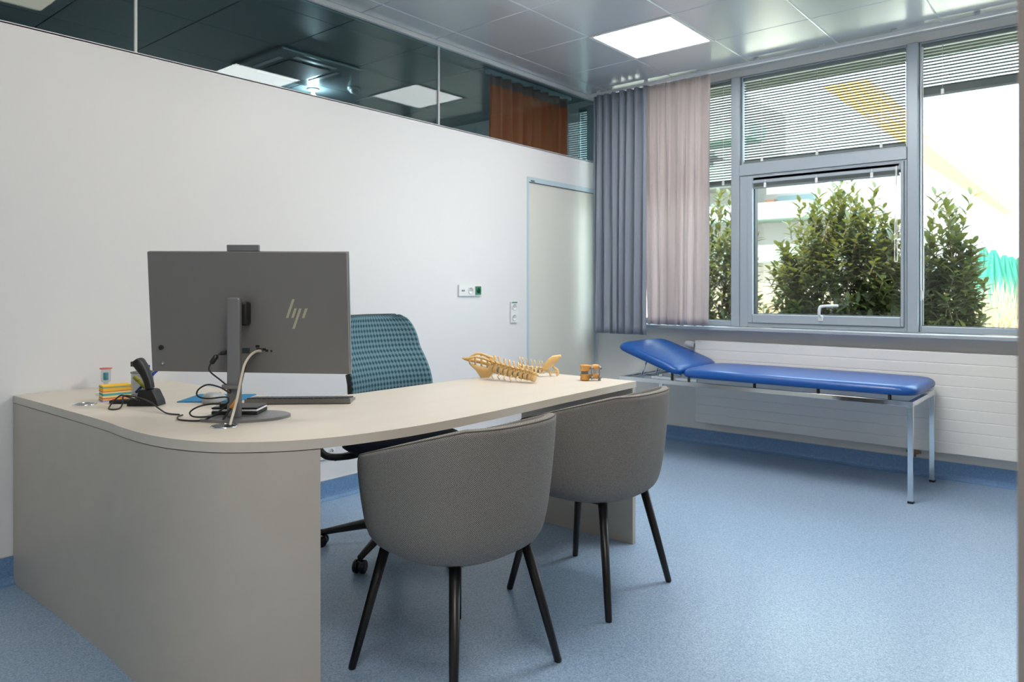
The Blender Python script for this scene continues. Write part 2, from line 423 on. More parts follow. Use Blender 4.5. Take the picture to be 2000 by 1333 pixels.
for i in range(-11, 3):
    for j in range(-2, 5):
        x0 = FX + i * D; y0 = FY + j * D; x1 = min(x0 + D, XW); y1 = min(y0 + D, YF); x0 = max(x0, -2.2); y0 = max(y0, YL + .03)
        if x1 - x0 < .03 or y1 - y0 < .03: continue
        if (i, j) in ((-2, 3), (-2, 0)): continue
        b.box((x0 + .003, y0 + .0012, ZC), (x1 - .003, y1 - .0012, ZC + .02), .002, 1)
struct(b.build('ceiling', [M['ceil'], M['gap'], M['ceil_far'], M['rail']]))
# outside roof overhang
struct(box('trim_2', M['soffit'], (XW + .2, -1.5, 2.76), (5.72, 8, 2.95)))

def ceiling_light(x0, y0, label, m, grp=None):
    t = empty('ceiling_light', (x0 + D / 2, y0 + D / 2, ZC), 0, label, 'ceiling light', grp)
    h = D / 2 - .004; w = .022
    b = MB()
    for a, c in (((-h, -h), (h, -h + w)), ((-h, h - w), (h, h)), ((-h, -h + w), (-h + w, h - w)), ((h - w, -h + w), (h, h - w))):
        b.box((a[0], a[1], -.004), (c[0], c[1], .016), .001, 1)
    b.build('frame', M['white'], t)
    b = MB(); b.box((-h + w, -h + w, .002), (h - w, h - w, .012)); b.build('diffuser', m, t)
    return t
ceiling_light(*LIGHTS[0], 'bright square ceiling light panel in front of the windows', M['lamp_front'])
ceiling_light(*LIGHTS[1], 'square ceiling light panel above the middle of the room, mirrored in the glass', M['lamp_mid'])
ceiling_light(*LIGHTS[2], 'square ceiling light panel near the right wall', M['lamp'])  # added out of view to brighten the window side of the room
ceiling_light(*LIGHTS[3], 'square ceiling light panel in the corridor by the doorway', M['lamp_door'])  # added behind the camera as fill for surfaces facing it
ceiling_light(*LIGHTS[5], 'warm square ceiling light panel above the left end of the desk', M['lamp_desk'])
ceiling_light(FX - 2 * D, FY + 3 * D, 'square ceiling light panel deep in the neighbouring room', M['lamp_far'])  # added out of sight to lift the light in the neighbouring room
ceiling_light(*LIGHTS[4], 'square ceiling light panel just inside the doorway', M['lamp_door'])  # added above the camera to brighten screen back, chair backs and desk side
# air cassette in the neighbouring room
t = empty('air_vent', (FX - 2 * D + D / 2, FY + D / 2, ZC), 0, 'square ceiling air vent unit seen through the glass above the wall', 'air vent')
h = D / 2 + .03
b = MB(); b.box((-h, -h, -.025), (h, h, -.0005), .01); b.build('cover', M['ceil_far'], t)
b = MB(); b.box((-.17, -.17, -.032), (.17, .17, -.0255), .003); b.build('grille', M['gap'], t)
b = MB()
for sx, sy in ((1, 0), (-1, 0), (0, 1), (0, -1)):
    if sx: b.box((sx * .215, -.17, -.029), (sx * .25, .17, -.0255))
    else: b.box((-.17, sy * .215, -.029), (.17, sy * .25, -.0255))
b.build('air_slots', M['rail'], t)
t = empty('smoke_detector', (3.61, 4.66, ZC), 0, 'round white smoke detector on the ceiling behind the glass', 'smoke detector')
MB().lathe([(.05, 0), (.05, -.012), (.046, -.02)]).build('base', M['white'], t)
MB().lathe([(.034, -.0205), (.03, -.038), (.01, -.044)]).build('sensor_head', M['white'], t)

# ---------------------------------------------------------------- windows
GX = XW + .055                          # glass plane
def mullion(n, y0, y1):
    b = MB(); b.box((5.098, y0, .888), (5.20, y1, 2.70), .004)
    struct(b.build('trim_%d' % n, M['alu']))
mullion(3, .982, 1.043); mullion(4, 2.132, 2.195); mullion(5, 3.27, 3.458); mullion(6, .03, .075)
def ring(b, x0, x1, y0, y1, z0, z1, wl, wr, wb, wt, bev=.003):
    b.box((x0, y0, z0), (x1, y0 + wr, z1), bev); b.box((x0, y1 - wl, z0), (x1, y1, z1), bev)
    b.box((x0, y0 + wr, z0), (x1, y1 - wl, z0 + wb), bev); b.box((x0, y0 + wr, z1 - wt), (x1, y1 - wl, z1), bev)
def window(n, y0, y1, z0=.888, z1=2.70):
    b = MB(); ring(b, 5.13, 5.19, y0, y1, z0, z1, .012, .012, .04, .012)
    w = struct(b.build('window_%d' % n, M['alu']))
    b = MB(); ring(b, 5.145, GX - .002, y0 + .012, y1 - .012, z0 + .04, z1 - .012, .004, .004, .004, .004, 0); b.build('gasket', M['alu_d'], w)
    return w
w1 = window(1, 2.197, 3.268)
box('pane', M['glass'], (GX, 2.209, .928), (GX + .006, 3.256, 2.688), w1)
w3 = window(3, .077, .980)
box('pane', M['glass'], (GX, .089, .928), (GX + .006, .968, 2.688), w3)
# middle window: fixed light above, transom, opening sash below
b = MB(); ring(b, 5.13, 5.19, 1.045, 2.130, 2.056, 2.70, .012, .012, .012, .012)
w2 = struct(b.build('window_2', M['alu']))
box('pane', M['glass'], (GX, 1.057, 2.068), (GX + .006, 2.118, 2.688), w2)
b = MB(); b.box((5.092, 1.045, 1.976), (5.19, 2.13, 2.054), .003); b.build('transom', M['alu'], w2)
b = MB(); ring(b, 5.102, 5.19, 1.045, 2.13, .889, 1.9755, .060, .014, .03, .012); b.build('outer_frame', M['alu'], w2)
b = MB(); ring(b, 5.088, 5.17, 1.060, 2.068, .921, 1.962, .036, .018, .06, .05, .004)
sash = b.build('sash', M['alu'], w2)
b = MB(); ring(b, 5.120, GX - .001, 1.079, 2.031, .982, 1.91, .006, .006, .004, .004, 0); b.build('gasket', M['alu_d'], sash)
box('pane', M['glass'], (GX, 1.076, .98), (GX + .006, 2.034, 1.915), w2)
b = MB(); b.box((5.078, 1.545, .945), (5.0875, 1.578, .985), .003); b.tube(spline([(5.078, 1.561, .975), (5.05, 1.561, .99), (5.045, 1.555, 1.035), (5.045, 1.53, 1.046), (5.045, 1.44, 1.05)], 6), [.009] * 25, 10)
b.build('handle', M['white'], sash)

# venetian blinds
def blind(y0, y1, ztop, zbot, label, bx=5.146, pitch=.0187, cords=(), wand=None, stack=.03, wandlen=.9, zstart=None):
    t = empty('venetian_blind', (bx, (y0 + y1) / 2, zbot), 0, label, 'blind', 'venetian blinds in the window frames')
    cy = (y0 + y1) / 2; q = lambda x, y, z: (x - bx, y - cy, z - zbot)
    b = MB(); b.box(q(bx - .012, y0, ztop - .022), q(bx + .012, y1, ztop), .002); b.build('head_rail', M['slat'], t)
    b = MB(); b.box(q(bx - .011, y0, zbot), q(bx + .011, y1, zbot + .012), .002)
    ns = max(2, int(stack / .0035))
    for k in range(ns): b.box(q(bx - .010, y0 + .002, zbot + .0135 + k * .0035), q(bx + .010, y1 - .002, zbot + .0148 + k * .0035))
    b.build('bottom_rail', M['slat'], t)
    z = ztop - .035; zlow = zbot + .015 + stack
    if z - zlow > .03:
        b = MB(); n = int((z - zlow) / pitch)
        for k in range(n + 1):
            zz = z - k * (z - zlow) / max(1, n)
            P = []
            for i in range(5):
                u = -1 + i / 2; P.append([q(bx + u * .0083, y, zz + .0012 * (1 - u * u) - u * .0040) for y in (y0 + .001, y1 - .001)])
            b.grid(P)
        b.build('slats', M['slat'], t)
    for y in cords:
        MB().tube([q(bx - .0115, y, ztop - .02), q(bx - .0115, y, zbot + .008)], .0012, 6).build('ladder_cord', M['white'], t)
        box('cord_clip', M['white'], q(bx - .016, y - .009, zbot + .002), q(bx - .0115, y + .009, zbot + .035), t, .002)
    if wand:
        L = [(bx - .03, wand + .0, ztop - .02), (bx - .035, wand + .004, ztop - .4), (bx - .036, wand + .006, ztop - wandlen + .02), (bx - .036, wand, ztop - wandlen), (bx - .036, wand - .010, ztop - wandlen + .02), (bx - .035, wand - .006, ztop - .4), (bx - .03, wand - .004, ztop - .02)]
        MB().tube([q(*p) for p in spline(L, 6)], .0028, 6).build('pull_cord', M['white'], t)
    return t
blind(2.212, 3.25, 2.686, 1.925, 'half lowered blind in the narrow window strip beside the pale curtain', cords=(2.27, 2.75, 3.1), stack=.02)
blind(1.060, 2.115, 2.686, 2.070, 'lowered blind covering the fixed pane above the opening window', cords=(1.2, 1.6, 1.98), stack=.008)
blind(1.085, 2.026, 1.955, 1.876, 'gathered blind at the top of the opening window sash', bx=5.100, cords=(1.245, 1.59, 1.94), stack=.028, wand=1.10, wandlen=.62)
blind(.092, .966, 2.686, 2.357, 'short lowered blind at the top of the right window', cords=(.45, .855), stack=.045, wand=.963, wandlen=1.53)

# curtain rail and curtains
b = MB(); b.box((4.905, .067, 2.708), (4.935, YL - .02, 2.732), .005)
for k in range(8): b.box((4.915, .2 + k * .43, 2.732), (4.925, .23 + k * .43, 2.7495))
cr = b.build('curtain_rail', M['rail']); tag(cr, 'long white curtain rail under the ceiling in front of the windows', 'curtain rail')
def curtain(name, label, m, y0, y1, z0, z1, n, amp, cx, seed, flare=.0, band=None, nfine=2.3, along='y', bandh=.08):
    rnd = random.Random(seed); NU = n * 14; NV = 30
    ph = [rnd.uniform(0, 6.28) for _ in range(6)]; am = [rnd.uniform(.6, 1.25) for _ in range(n + 3)]
    P = []
    for i in range(NU + 1):
        u = i / NU; row = []
        for k in range(NV + 1):
            v = k / NV; z = z0 + (z1 - z0) * v
            w = (1 - v)
            uu = u + .018 * sin(u * 9 + ph[0]) * w + .012 * sin(w * 3 + u * 14 + ph[1])
            a = amp * (am[int(u * n)] * (1 - (u * n) % 1) + am[int(u * n) + 1] * ((u * n) % 1)) * (.75 + .35 * w)
            s_ = sin(uu * n * 2 * pi) ; s_ = math.copysign(abs(s_) ** .75, s_)
            off = a * s_ + .25 * amp * sin(u * n * nfine * 2 * pi + ph[2] + w * 1.5)
            y = y0 + (y1 - y0) * u + flare * (u - .5) * w + .006 * sin(u * n * 4 * pi + ph[3]) * w
            zz = z - .004 * w * s_ if k == 0 else z
            row.append((cx + off, y, zz) if along == 'y' else (y, cx + off, zz))
        P.append(row)
    t = None
    b = MB(); b.grid(P); 
    if band:
        k0 = z1 - bandh
        for f in b.bm.faces:
            if f.calc_center_median().z > k0: f.material_index = 1
        o = b.build(name, [m, band])
    else: o = b.build(name, m)
    md = o.modifiers.new('thick', 'SOLIDIFY'); md.thickness = .0015
    return o
c1 = curtain('curtain', '', M['grey_cloth'], 3.262, 2.772, .812, 2.704, 7, .034, 4.905, 3, .01)
tag(c1, 'heavy blue-grey curtain bunched in the corner of the windows', 'curtain', 'floor-free curtains on the rail')
c2 = curtain('curtain', '', M['pale_cloth'], 2.825, 2.275, .892, 2.704, 7, .028, 4.940, 11, .05)
tag(c2, 'pale pinkish sheer curtain beside the grey curtain', 'curtain', 'floor-free curtains on the rail')
c3 = curtain('curtain', '', M['rust_cloth'], 3.93, 4.87, 2.0, 2.712, 8, .034, 3.507, 5, 0, M['rust_band'], along='x')
tag(c3, 'rust orange curtain hanging behind the glass above the wall', 'curtain')
cr2 = box('curtain_rail', M['rail'], (3.9, 3.49, 2.715), (4.92, 3.525, 2.740)); tag(cr2, 'short pale curtain rail above the rust curtain', 'curtain rail')
box('bracket', M['rail'], (4.4, 3.50, 2.7402), (4.6, 3.515, 2.7495), cr2)

# radiator
t = empty('radiator', (5.06, 1.27, .172), 0, 'wide white flat radiator under the window sill', 'radiator')
b = MB(); nr = 9; h = .608 / nr
for k in range(nr): b.box((-.03, -1.175, k * h + .0008), (.03, 1.175, (k + 1) * h - .0008), .0035, 2)
b.box((-.027, -1.172, .002), (.027, 1.172, .606))
b.build('panel', M['rad'], t)
for y in (-1.0, .96): box('wall_bracket', M['white'], (.031, y, .1), (.0595, y + .04, .5), t)
b = MB(); b.cyl((-.0, 1.1755, .57), (-.0, 1.192, .57), .013); b.build('valve', M['steel'], t)
b = MB(); b.tube([(0, 1.192, .57), (0, 1.2, .57), (0, 1.235, .575), (0, 1.262, .578), (0, 1.27, .578)], [.02, .024, .025, .021, .012], 16); b.build('thermostat_knob', M['white'], t)
b = MB(); b.box((-.022, -.30, -.03), (.02, -.25, -.0005), .004); b.cyl((.0, -.275, -.03), (.0, -.275, -.05), .009); b.cyl((-.018, -.315, -.015), (-.018, -.235, -.015), .008); b.build('pipe_valve', M['rad_d'], t)

# wall sockets
def socket_plate(name, label, x0, x1, z0, z1, n, vert=False, greenlast=False, y=YL):
    t = empty(name, ((x0 + x1) / 2, y, (z0 + z1) / 2), 0, label, 'socket')
    w = (x1 - x0) / 2; h = (z1 - z0) / 2
    b = MB(); b.box((-w, -.012, -h), (w, -.0005, h), .003); b.build('plate', M['white'], t)
    for k in range(n):
        if vert: cx = 0; cz = h - (k + .5) * 2 * h / n; r = min(w, h / n) * .68
        else: cz = 0; cx = -w + (k + .5) * 2 * w / n; r = min(h, w / n) * .68
        if greenlast and k == n - 1:
            b = MB(); b.box((cx - r * 1.1, -.0165, cz - r * 1.15), (cx + r * 1.1, -.0125, cz + r * 1.15), .001); s_ = b.build('green_outlet', M['green'], t)
            MB().cyl((cx, -.0168, cz), (cx, -.0175, cz), r * .75).build('outlet_well', M['dgreen'], s_)
        elif k == 0 and not vert:
            b = MB()
            for dx in (-.012, .004): b.box((cx + dx, -.0145, cz - .006), (cx + dx + .01, -.0125, cz + .005), .001)
            b.build('data_port', M['dark'], t)
        else:
            b = MB(); b.lathe([(r, 0), (r, .003), (r * .8, .003), (r * .78, -.0005), (0.001, -.0005)], seg=24)
            b.xform(Matrix.Translation((cx, -.0125, cz)) @ Matrix.Rotation(pi / 2, 4, 'X'))
            o = b.build('outlet', M['white'], t)
            b = MB(); b.cyl((cx - .007, -.0132, cz), (cx - .007, -.0145, cz), .003, seg=8); b.cyl((cx + .007, -.0132, cz), (cx + .007, -.0145, cz), .003, seg=8)
            b.build('contact_hole', M['dark'], o)
    return t
socket_plate('wall_socket', 'horizontal triple socket plate with a green outlet on the wall', 3.455, 3.675, 1.112, 1.188, 3, greenlast=True)
st = socket_plate('wall_socket', 'upright double socket plate beside the door', 3.985, 4.062, .918, 1.070, 2, vert=True)
MB().box((-.03, -.014, .066), (.03, -.0125, .074)).build('green_label_strip', M['green'], st)
socket_plate('wall_socket', 'low double socket plate on the wall seen under the desk', 2.36, 2.47, .225, .30, 2)

# ================================================================== DESK
ftop = [(.940, 3.36), (.944, 2.9), (.944, 2.498), (.934, 2.30), (.938, 2.144), (.962, 2.02), (1.008, 1.911), (1.075, 1.832), (1.144, 1.774), (1.225, 1.730), (1.329, 1.696), (1.498, 1.665), (1.712, 1.655), (1.985, 1.664), (2.334, 1.684), (2.914, 1.706)]
front = [(p.x, p.y) for p in spline([(x, y, 0) for x, y in ftop], 8)]
inner = [(2.914, 2.362), (1.86, 2.362)] + [(1.86 - .3 * sin(a), 2.662 - .3 * cos(a)) for a in [i * pi / 24 for i in range(1, 12)]] + [(1.56, 2.662), (1.56, 3.36)]
desk = empty('desk', (1.9, 2.3, 0), 0, 'large L-shaped beige laminate desk with a rounded corner', 'desk')
off = Matrix.Translation((-1.9, -2.3, 0))
MB().prism(front + inner, .712, .74, .0012).xform(off).build('desktop', M['lam_top'], desk)
def offset_path(path, d):
    out = []
    for i, p in enumerate(path):
        a = Vector(path[max(0, i - 1)]); c = Vector(path[min(len(path) - 1, i + 1)]); t = (c - a).normalized()
        out.append((p[0] - t.y * d, p[1] + t.x * d))
    return out
side = [p for p in front if p[0] < 1.2251 and not (p[1] < 1.7299)]
so_ = offset_path(side, .0015); si = offset_path(side, .027)
MB().prism(so_ + si[::-1], 0.0, .7092, .0006).xform(off).build('side_panel', M['lam'], desk)
MB().box((2.887, 1.708, 0), (2.913, 2.36, .7115), .0008).xform(off).build('end_panel', M['lam'], desk)
MB().box((1.535, 2.68, 0), (1.559, 3.34, .7115), .0008).xform(off).build('rear_panel', M['lam'], desk)
MB().box((1.0765, 1.8305, .7125), (1.0785, 1.836, .7395)).xform(off).build('joint_line', M['seam'], desk)

# ================================================================== VISITOR CHAIRS
def sup(th, a, b_, n=2.5):
    c, s_ = cos(th), sin(th)
    return (a * math.copysign(abs(c) ** (2 / n), c), b_ * math.copysign(abs(s_) ** (2 / n), s_))
def visitor_chair(loc, rz, label):
    t = empty('visitor_chair', loc, rz, label, 'chair', 'tub chairs in front of the desk')
    A, B = .292, .288; NU = 112; TH = .036
    def ztop(th):        # th=-90deg is the back
        x, y = sup(th, A, B); d = abs(((th + pi / 2 + pi) % (2 * pi)) - pi)    # angle from back
        zz = .780 - .102 * max(0, (y + .24)) / .37
        k = (d - radians(112)) / radians(43); k = max(0, min(1, k)); k = k * k * (3 - 2 * k)
        return zz * (1 - k) + .452 * k
    def scale(z):
        if z < .387: return .70
        P = [(.385, .62), (.388, .70), (.396, .77), (.41, .822), (.43, .862), (.46, .892), (.52, .925), (.60, .955), (.70, .985), (.79, 1.0)]
        for (z0, s0), (z1, s1) in zip(P, P[1:]):
            if z <= z1: return s0 + (s1 - s0) * (z - z0) / (z1 - z0)
        return 1.0
    ths = [-pi / 2 + 2 * pi * i / NU for i in range(NU)]
    fr = [0, .004, .012, .03, .06, .1, .16, .24, .33, .43, .53, .63, .73, .82, .9, .955, .985]
    rows = []; per = 1.75
    for th in ths:
        zt = ztop(th); zb = .385; r = []
        for s0 in (.001, .3, .5): x, y = sup(th, A * s0, B * s0, 2 + s0); r.append((x, y, zb))
        for f_ in fr:
            z = zb + (zt - zb) * f_; s_ = scale(z); x, y = sup(th, A * s_, B * s_); r.append((x, y, z))
        so2 = scale(zt)
        for dz, ds in ((0, .012), (.004, .035), (.005, .062), (.004, .09), (0, .112)):
            s_ = so2 - ds; x, y = sup(th, A * s_, B * s_); r.append((x, y, zt - .004 + dz))
        for f_ in (.8, .5, .2, 0):
            z = .43 + (zt - .012 - .43) * f_; s_ = scale(z) - TH / A; x, y = sup(th, A * s_, B * s_); r.append((x, y, z))
        r.append((0.0005 * cos(th), .0005 * sin(th), .43)); rows.append(r)
    arc = []
    for r in rows:
        a_ = [0]
        for p, q_ in zip(r, r[1:]): a_.append(a_[-1] + (Vector(p) - Vector(q_)).length)
        arc.append(a_)
    pu = [0]
    for i in range(NU): pu.append(pu[-1] + (Vector(rows[i][12]).xy - Vector(rows[(i + 1) % NU][12]).xy).length)
    b = MB(); b.grid(rows, closed_u=True, uv=lambda i, k: (pu[i], arc[i % NU][k]))
    b.build('shell', M['weave'], t)
    # piping on the top edge, from arm to arm
    pts = []
    for th in [-pi / 2 + radians(d) for d in range(-134, 135, 3)]:
        zt = ztop(th); s_ = scale(zt) - .010; x, y = sup(th, A * s_, B * s_); pts.append((x, y, zt - .0025))
    MB().tube(pts, .0024, 8).build('top_seam', M['weave_seam'], t)
    # cushion
    rows = []
    for th in ths:
        r = []
        for s0, z in ((.001, .431), (.80, .431), (.835, .442), (.84, .462), (.82, .478), (.7, .49), (.4, .496), (.001, .498)):
            x, y = sup(th, A * s0, B * s0); r.append((x, y + .004, z))
        rows.append(r)
    b = MB(); b.grid(rows, closed_u=True, uv=lambda i, k: (rows[i % NU][k][0], rows[i % NU][k][1])); b.build('seat_cushion', M['weave'], t)
    MB().box((-.15, -.15, .372), (.15, .15, .3845), .005).build('under_frame', M['black'], t)
    for sx in (1, -1):
        for sy in (1, -1):
            b = MB(); b.tube([(sx * .150, sy * .150, .3835), (sx * .225, sy * .222, .006), (sx * .2256, sy * .2226, .0)], [.0175, .0125, .011], 8); b.build('leg', M['black'], t)
    return t
c = visitor_chair((1.612, 1.578, 0), radians(-1.5), 'near grey tweed tub chair with black legs at the desk')
c2_ = copy_tree(c); c2_.location = (2.385, 1.602, 0); c2_.rotation_euler = (0, 0, radians(1))
c2_['label'] = 'far grey tweed tub chair with black legs, nearer the blue couch'

# ================================================================== OFFICE CHAIR
oc = empty('office_chair', (2.19, 2.52, 0), radians(-2), 'swivel office chair with a teal mesh back and navy seat behind the desk', 'chair')
b = MB(); b.lathe([(.03, .055), (.045, .06), (.048, .11), (.035, .13), (.028, .14)]); b.build('hub', M['blackp'], oc)
for k in range(5):
    a = radians(205 - 72 * k); dx, dy = cos(a), sin(a)
    leg = MB().tube([(dx * .035, dy * .035, .105), (dx * .15, dy * .15, .098), (dx * .27, dy * .27, .075), (dx * .335, dy * .335, .062)], [.026, .022, .016, .013], 8).build('base_leg', M['blackp'], oc)
    px, py = dx * .335, dy * .335
    cb = MB(); cb.cyl((px, py, .075), (px, py, .045), .008); cb.box((px - .012, py - .02, .034), (px + .012, py + .02, .052), .005); ca = cb.build('caster', M['blackp'], oc)
    wb = MB()
    for s_ in (-1, 1): wb.cyl((px + dy * .022 * s_ + dy * .0, py - dx * .022 * s_, .0275), (px + dy * .008 * s_, py - dx * .008 * s_, .0275), .0272, seg=24)
    wb.build('wheel', M['blackp2'], ca)
MB().cyl((0, 0, .14), (0, 0, .40), .025).cyl((0, 0, .14), (0, 0, .28), .032).build('gas_column', M['blackp'], oc)
b = MB(); b.box((-.09, -.14, .40), (.09, .16, .445), .012, 3); b.cyl((.09, .03, .425), (.2, .03, .42), .006); b.build('mechanism', M['blackp'], oc)
# seat
b = MB(); NU = 64; rows = []
for i in range(NU):
    th = 2 * pi * i / NU; r = []
    for s0, z in ((.001, .447), (.9, .447), (.97, .46), (1.0, .485), (.985, .51), (.93, .522), (.6, .528), (.001, .524)):
        x, y = sup(th, .24 * s0, .235 * s0, 3.4); r.append((x, y - .045 + .0, z - .012 * max(0, -(y)) / .2))
    rows.append(r)
b.grid(rows, closed_u=True); b.build('seat', M['navy'], oc)
# back support: two arms sweeping from under the seat up to the backrest
b = MB()
for sx in (-1, 1):
    b.tube(spline([(sx * .06, .10, .425), (sx * .15, .16, .405), (sx * .235, .20, .415), (sx * .262, .225, .47), (sx * .245, .225, .56), (sx * .225, .215, .66)], 8), [.016] * 41, 10)
b.tube([(-.2, .19, .40), (0, .155, .415), (.2, .19, .40)], .014, 8)
b.build('back_support', M['blackp'], oc)
# backrest outline and mesh; y leans back with height
def backpt(u, v):       # u -1..1 across, v 0..1 up
    z = .60 + .432 * v; w = .243 - .018 * v
    if v > .72:
        q = (v - .72) / .28; w -= .075 * (1 - sqrt(max(0, 1 - q * q)))
    y = .175 + .13 * v ** 1.25 - .035 * sin(pi * min(1, v * 1.6)) + .0 - .045 * u * u
    return (u * w + .085, y, z)
NUu, NVv = 24, 30
P = [[backpt(-1 + 2 * i / NUu, k / NVv) for k in range(NVv + 1)] for i in range(NUu + 1)]
b = MB(); b.grid(P, uv=lambda i, k: ((i / NUu) * .47, (k / NVv) * .46)); o = b.build('backrest_mesh', M['mesh'], oc)
md = o.modifiers.new('thick', 'SOLIDIFY'); md.thickness = .006; md.offset = 0
edge = [backpt(-1, v / 20) for v in range(0, 19)] + [backpt(-1 + 2 * i / 16, 1) for i in range(1, 16)] + [backpt(1, v / 20) for v in range(18, -1, -1)]
b = MB(); b.tube([(x, y + .009, z) for x, y, z in edge], .006, 8); b.tube([(x, y + .018, z) for x, y, z in [backpt(-1, v / 10) for v in range(0, 5)]], .011, 8)
b.tube([(x, y + .02, z) for x, y, z in [backpt(u / 8, 0) for u in range(-8, 9)]], .012, 8); b.build('backrest_frame', M['blackp'], oc)

# ================================================================== TREATMENT COUCH
tc_ = empty('treatment_couch', (4.7, 1.8, 0), 0, 'blue vinyl treatment couch with a raised headrest on a chrome frame', 'treatment couch')
o_ = lambda x, y, z: (x - 4.7, y - 1.8, z)
X0, X1, Y0, Y1 = 4.412, 4.988, .885, 2.70; q = .0135
for x in (X0 + .0, X1):
    for y in (Y0, Y1 + (.0)):
        lg = MB().box(o_(x - q, y - q, .012), o_(x + q, y + q, .522), .002).build('leg', M['chrome'], tc_)
        MB().box(o_(x - q - .001, y - q - .001, 0), o_(x + q + .001, y + q + .001, .0118), .002).build('foot_cap', M['blackp'], lg)
b = MB()
for x in (X0, X1): b.box(o_(x - q, Y0 - q, .5225), o_(x + q, Y1 + q, .551), .002)
for y in (Y0, Y1): b.box(o_(X0 + q, y - q, .5225), o_(X1 - q, y + q, .551), .002)
b.build('frame', M['chrome'], tc_)
for x in (X0 + .005, X1 - .005):
    for y in (.99, 1.37, 1.75, 2.19): MB().cyl(o_(x, y, .5515), o_(x, y, .583), .009, seg=12).build('spacer', M['blackp'], tc_)
MB().cyl(o_(X0 + .005, 2.31, .5515), o_(X0 + .005, 2.31, .605), .009).build('spacer', M['blackp'], tc_)
def pad(name, ly, lx, h, m, parent, mtx):
    NU = 72; rows = []
    for i in range(NU):
        th = 2 * pi * i / NU; r = []
        for s0, z, e in ((.001, 0, 4), (.96, 0, 9), (.985, .004, 9), (1.0, .016, 9), (.995, .03, 9), (.975, .042, 8), (.93, h * .95, 7), (.85, h, 6), (.5, h * 1.03, 4), (.001, h * 1.03, 3)):
            sx = s0 if s0 < .86 else 1 - (1 - s0) * 1.0
            x, y = sup(th, 1, 1, e); k = (1 - s0) if s0 > .84 else None
            if k is not None: xx = x * (lx / 2 - k * .30); yy = y * (ly / 2 - k * .30)
            else: xx = x * (lx / 2 - .047) * s0 / .85; yy = y * (ly / 2 - .047) * s0 / .85
            r.append((xx, yy, z))
        rows.append(r)
    b = MB(); b.grid(rows, closed_u=True); b.xform(mtx); return b.build(name, m, parent)
pad('mattress', 1.40, .64, .055, M['blue'], tc_, Matrix.Translation(o_(4.705, 1.555, .579)))
ang = radians(19)
pad('headrest', .50, .64, .055, M['blue'], tc_, Matrix.Translation(o_(4.705, 2.262, .583)) @ Matrix.Rotation(ang, 4, 'X') @ Matrix.Translation((0, .25, 0)))
b = MB()
for x in (4.60, 4.81): b.tube([o_(x, 2.34, .562), o_(x, 2.60, .66)], .008, 8); b.box(o_(x - .012, 2.32, .5), o_(x + .012, 2.68, .52), .002)
b.tube([o_(4.60, 2.60, .66), o_(4.60, 2.66, .52)], .006, 8); b.tube([o_(4.81, 2.60, .66), o_(4.81, 2.66, .52)], .006, 8)
b.box(o_(4.43, 2.62, .53), o_(4.97, 2.645, .55), .002); b.build('headrest_adjuster', M['chrome'], tc_)

# ================================================================== COMPUTER ON THE DESK
mon = empty('computer_monitor', (1.25, 2.20, .7402), radians(-50), 'large grey desktop computer screen seen from behind on its stand', 'monitor')
# local x runs to the right along the screen, y away from the viewer side
tilt = Matrix.Translation((.0075, .045, .342)) @ Matrix.Rotation(radians(5), 4, 'X') @ Matrix.Rotation(radians(-4.5), 4, 'Z')
hw, hh = .339, .202
b = MB(); b.box((-hw, -.004, -hh), (hw, .012, hh), .004, 3); b.xform(tilt); b.build('back_shell', M['mongrey'], mon)
b = MB(); ring(b, 0, 1, 0, 1, 0, 1, .1, .1, .1, .1, 0) if False else None
b.box((-hw - .0025, .0125, -hh - .001), (hw + .0025, .019, hh + .001), .002); b.xform(tilt); b.build('rim', M['edge'], mon)
b = MB(); b.box((-hw + .004, .0192, -hh + .03), (hw - .004, .0205, hh - .004)); b.xform(tilt); b.build('screen', M['screen'], mon)
b = MB(); b.box((-.067, .002, hh + .0005), (.042, .014, hh + .022), .002); b.xform(tilt); b.build('webcam', M['mongrey2'], mon)
b = MB(); b.cyl((-.302, -.0045, -.12), (-.302, -.007, -.12), .0085); b.xform(tilt); b.build('button', M['blackp'], mon)
b = MB(); b.cyl((-.299, -.0045, -.175), (-.299, -.006, -.175), .007); b.xform(tilt); b.build('lock_slot', M['mongrey2'], mon)
b = MB(); b.cyl((-.299, -.0062, -.175), (-.299, -.0068, -.175), .0025); b.xform(tilt); b.build('lock_pin', M['white'], mon)
b = MB()                                            # lettering: four slanted bars
lx, lz = .177, .002; sl = .37
def bar(x, z0, z1, w=.0085):
    for_ = [(x + z0 * sl, z0), (x + w + z0 * sl, z0), (x + w + z1 * sl, z1), (x + z1 * sl, z1)]
    V = [(lx + px_ - .012, -.0046, lz + pz_) for px_, pz_ in for_] + [(lx + px_ - .012, -.0054, lz + pz_) for px_, pz_ in for_]
    b._new(V, [(0, 1, 2, 3), (7, 6, 5, 4), (0, 4, 5, 1), (1, 5, 6, 2), (2, 6, 7, 3), (3, 7, 4, 0)])
bar(-.028, -.018, .044); bar(-.010, -.018, .014); bar(.006, -.054, .014); bar(.026, -.018, .014)
b.xform(tilt); b.build('logo_emblem', M['logo'], mon)
b = MB(); b.box((-.022, -.0052, -.136), (.004, -.0042, -.118)); 
for k in range(5): b.box((-.020 + k * .005, -.006, -.134), (-.0175 + k * .005, -.0053, -.120))
b.xform(tilt); b.build('label_print', M['gap'], mon)
b = MB()
for x, z, w, h in ((.024, -.116, .014, .008), (.027, -.128, .018, .010), (.047, -.126, .012, .008), (.057, -.130, .010, .008)): b.box((x, -.0055, z), (x + w, -.0042, z + h), .0005, 1)
b.cyl((.078, -.0042, -.127), (.078, -.0055, -.127), .0035); b.xform(tilt); b.build('ports', M['blackp'], mon)
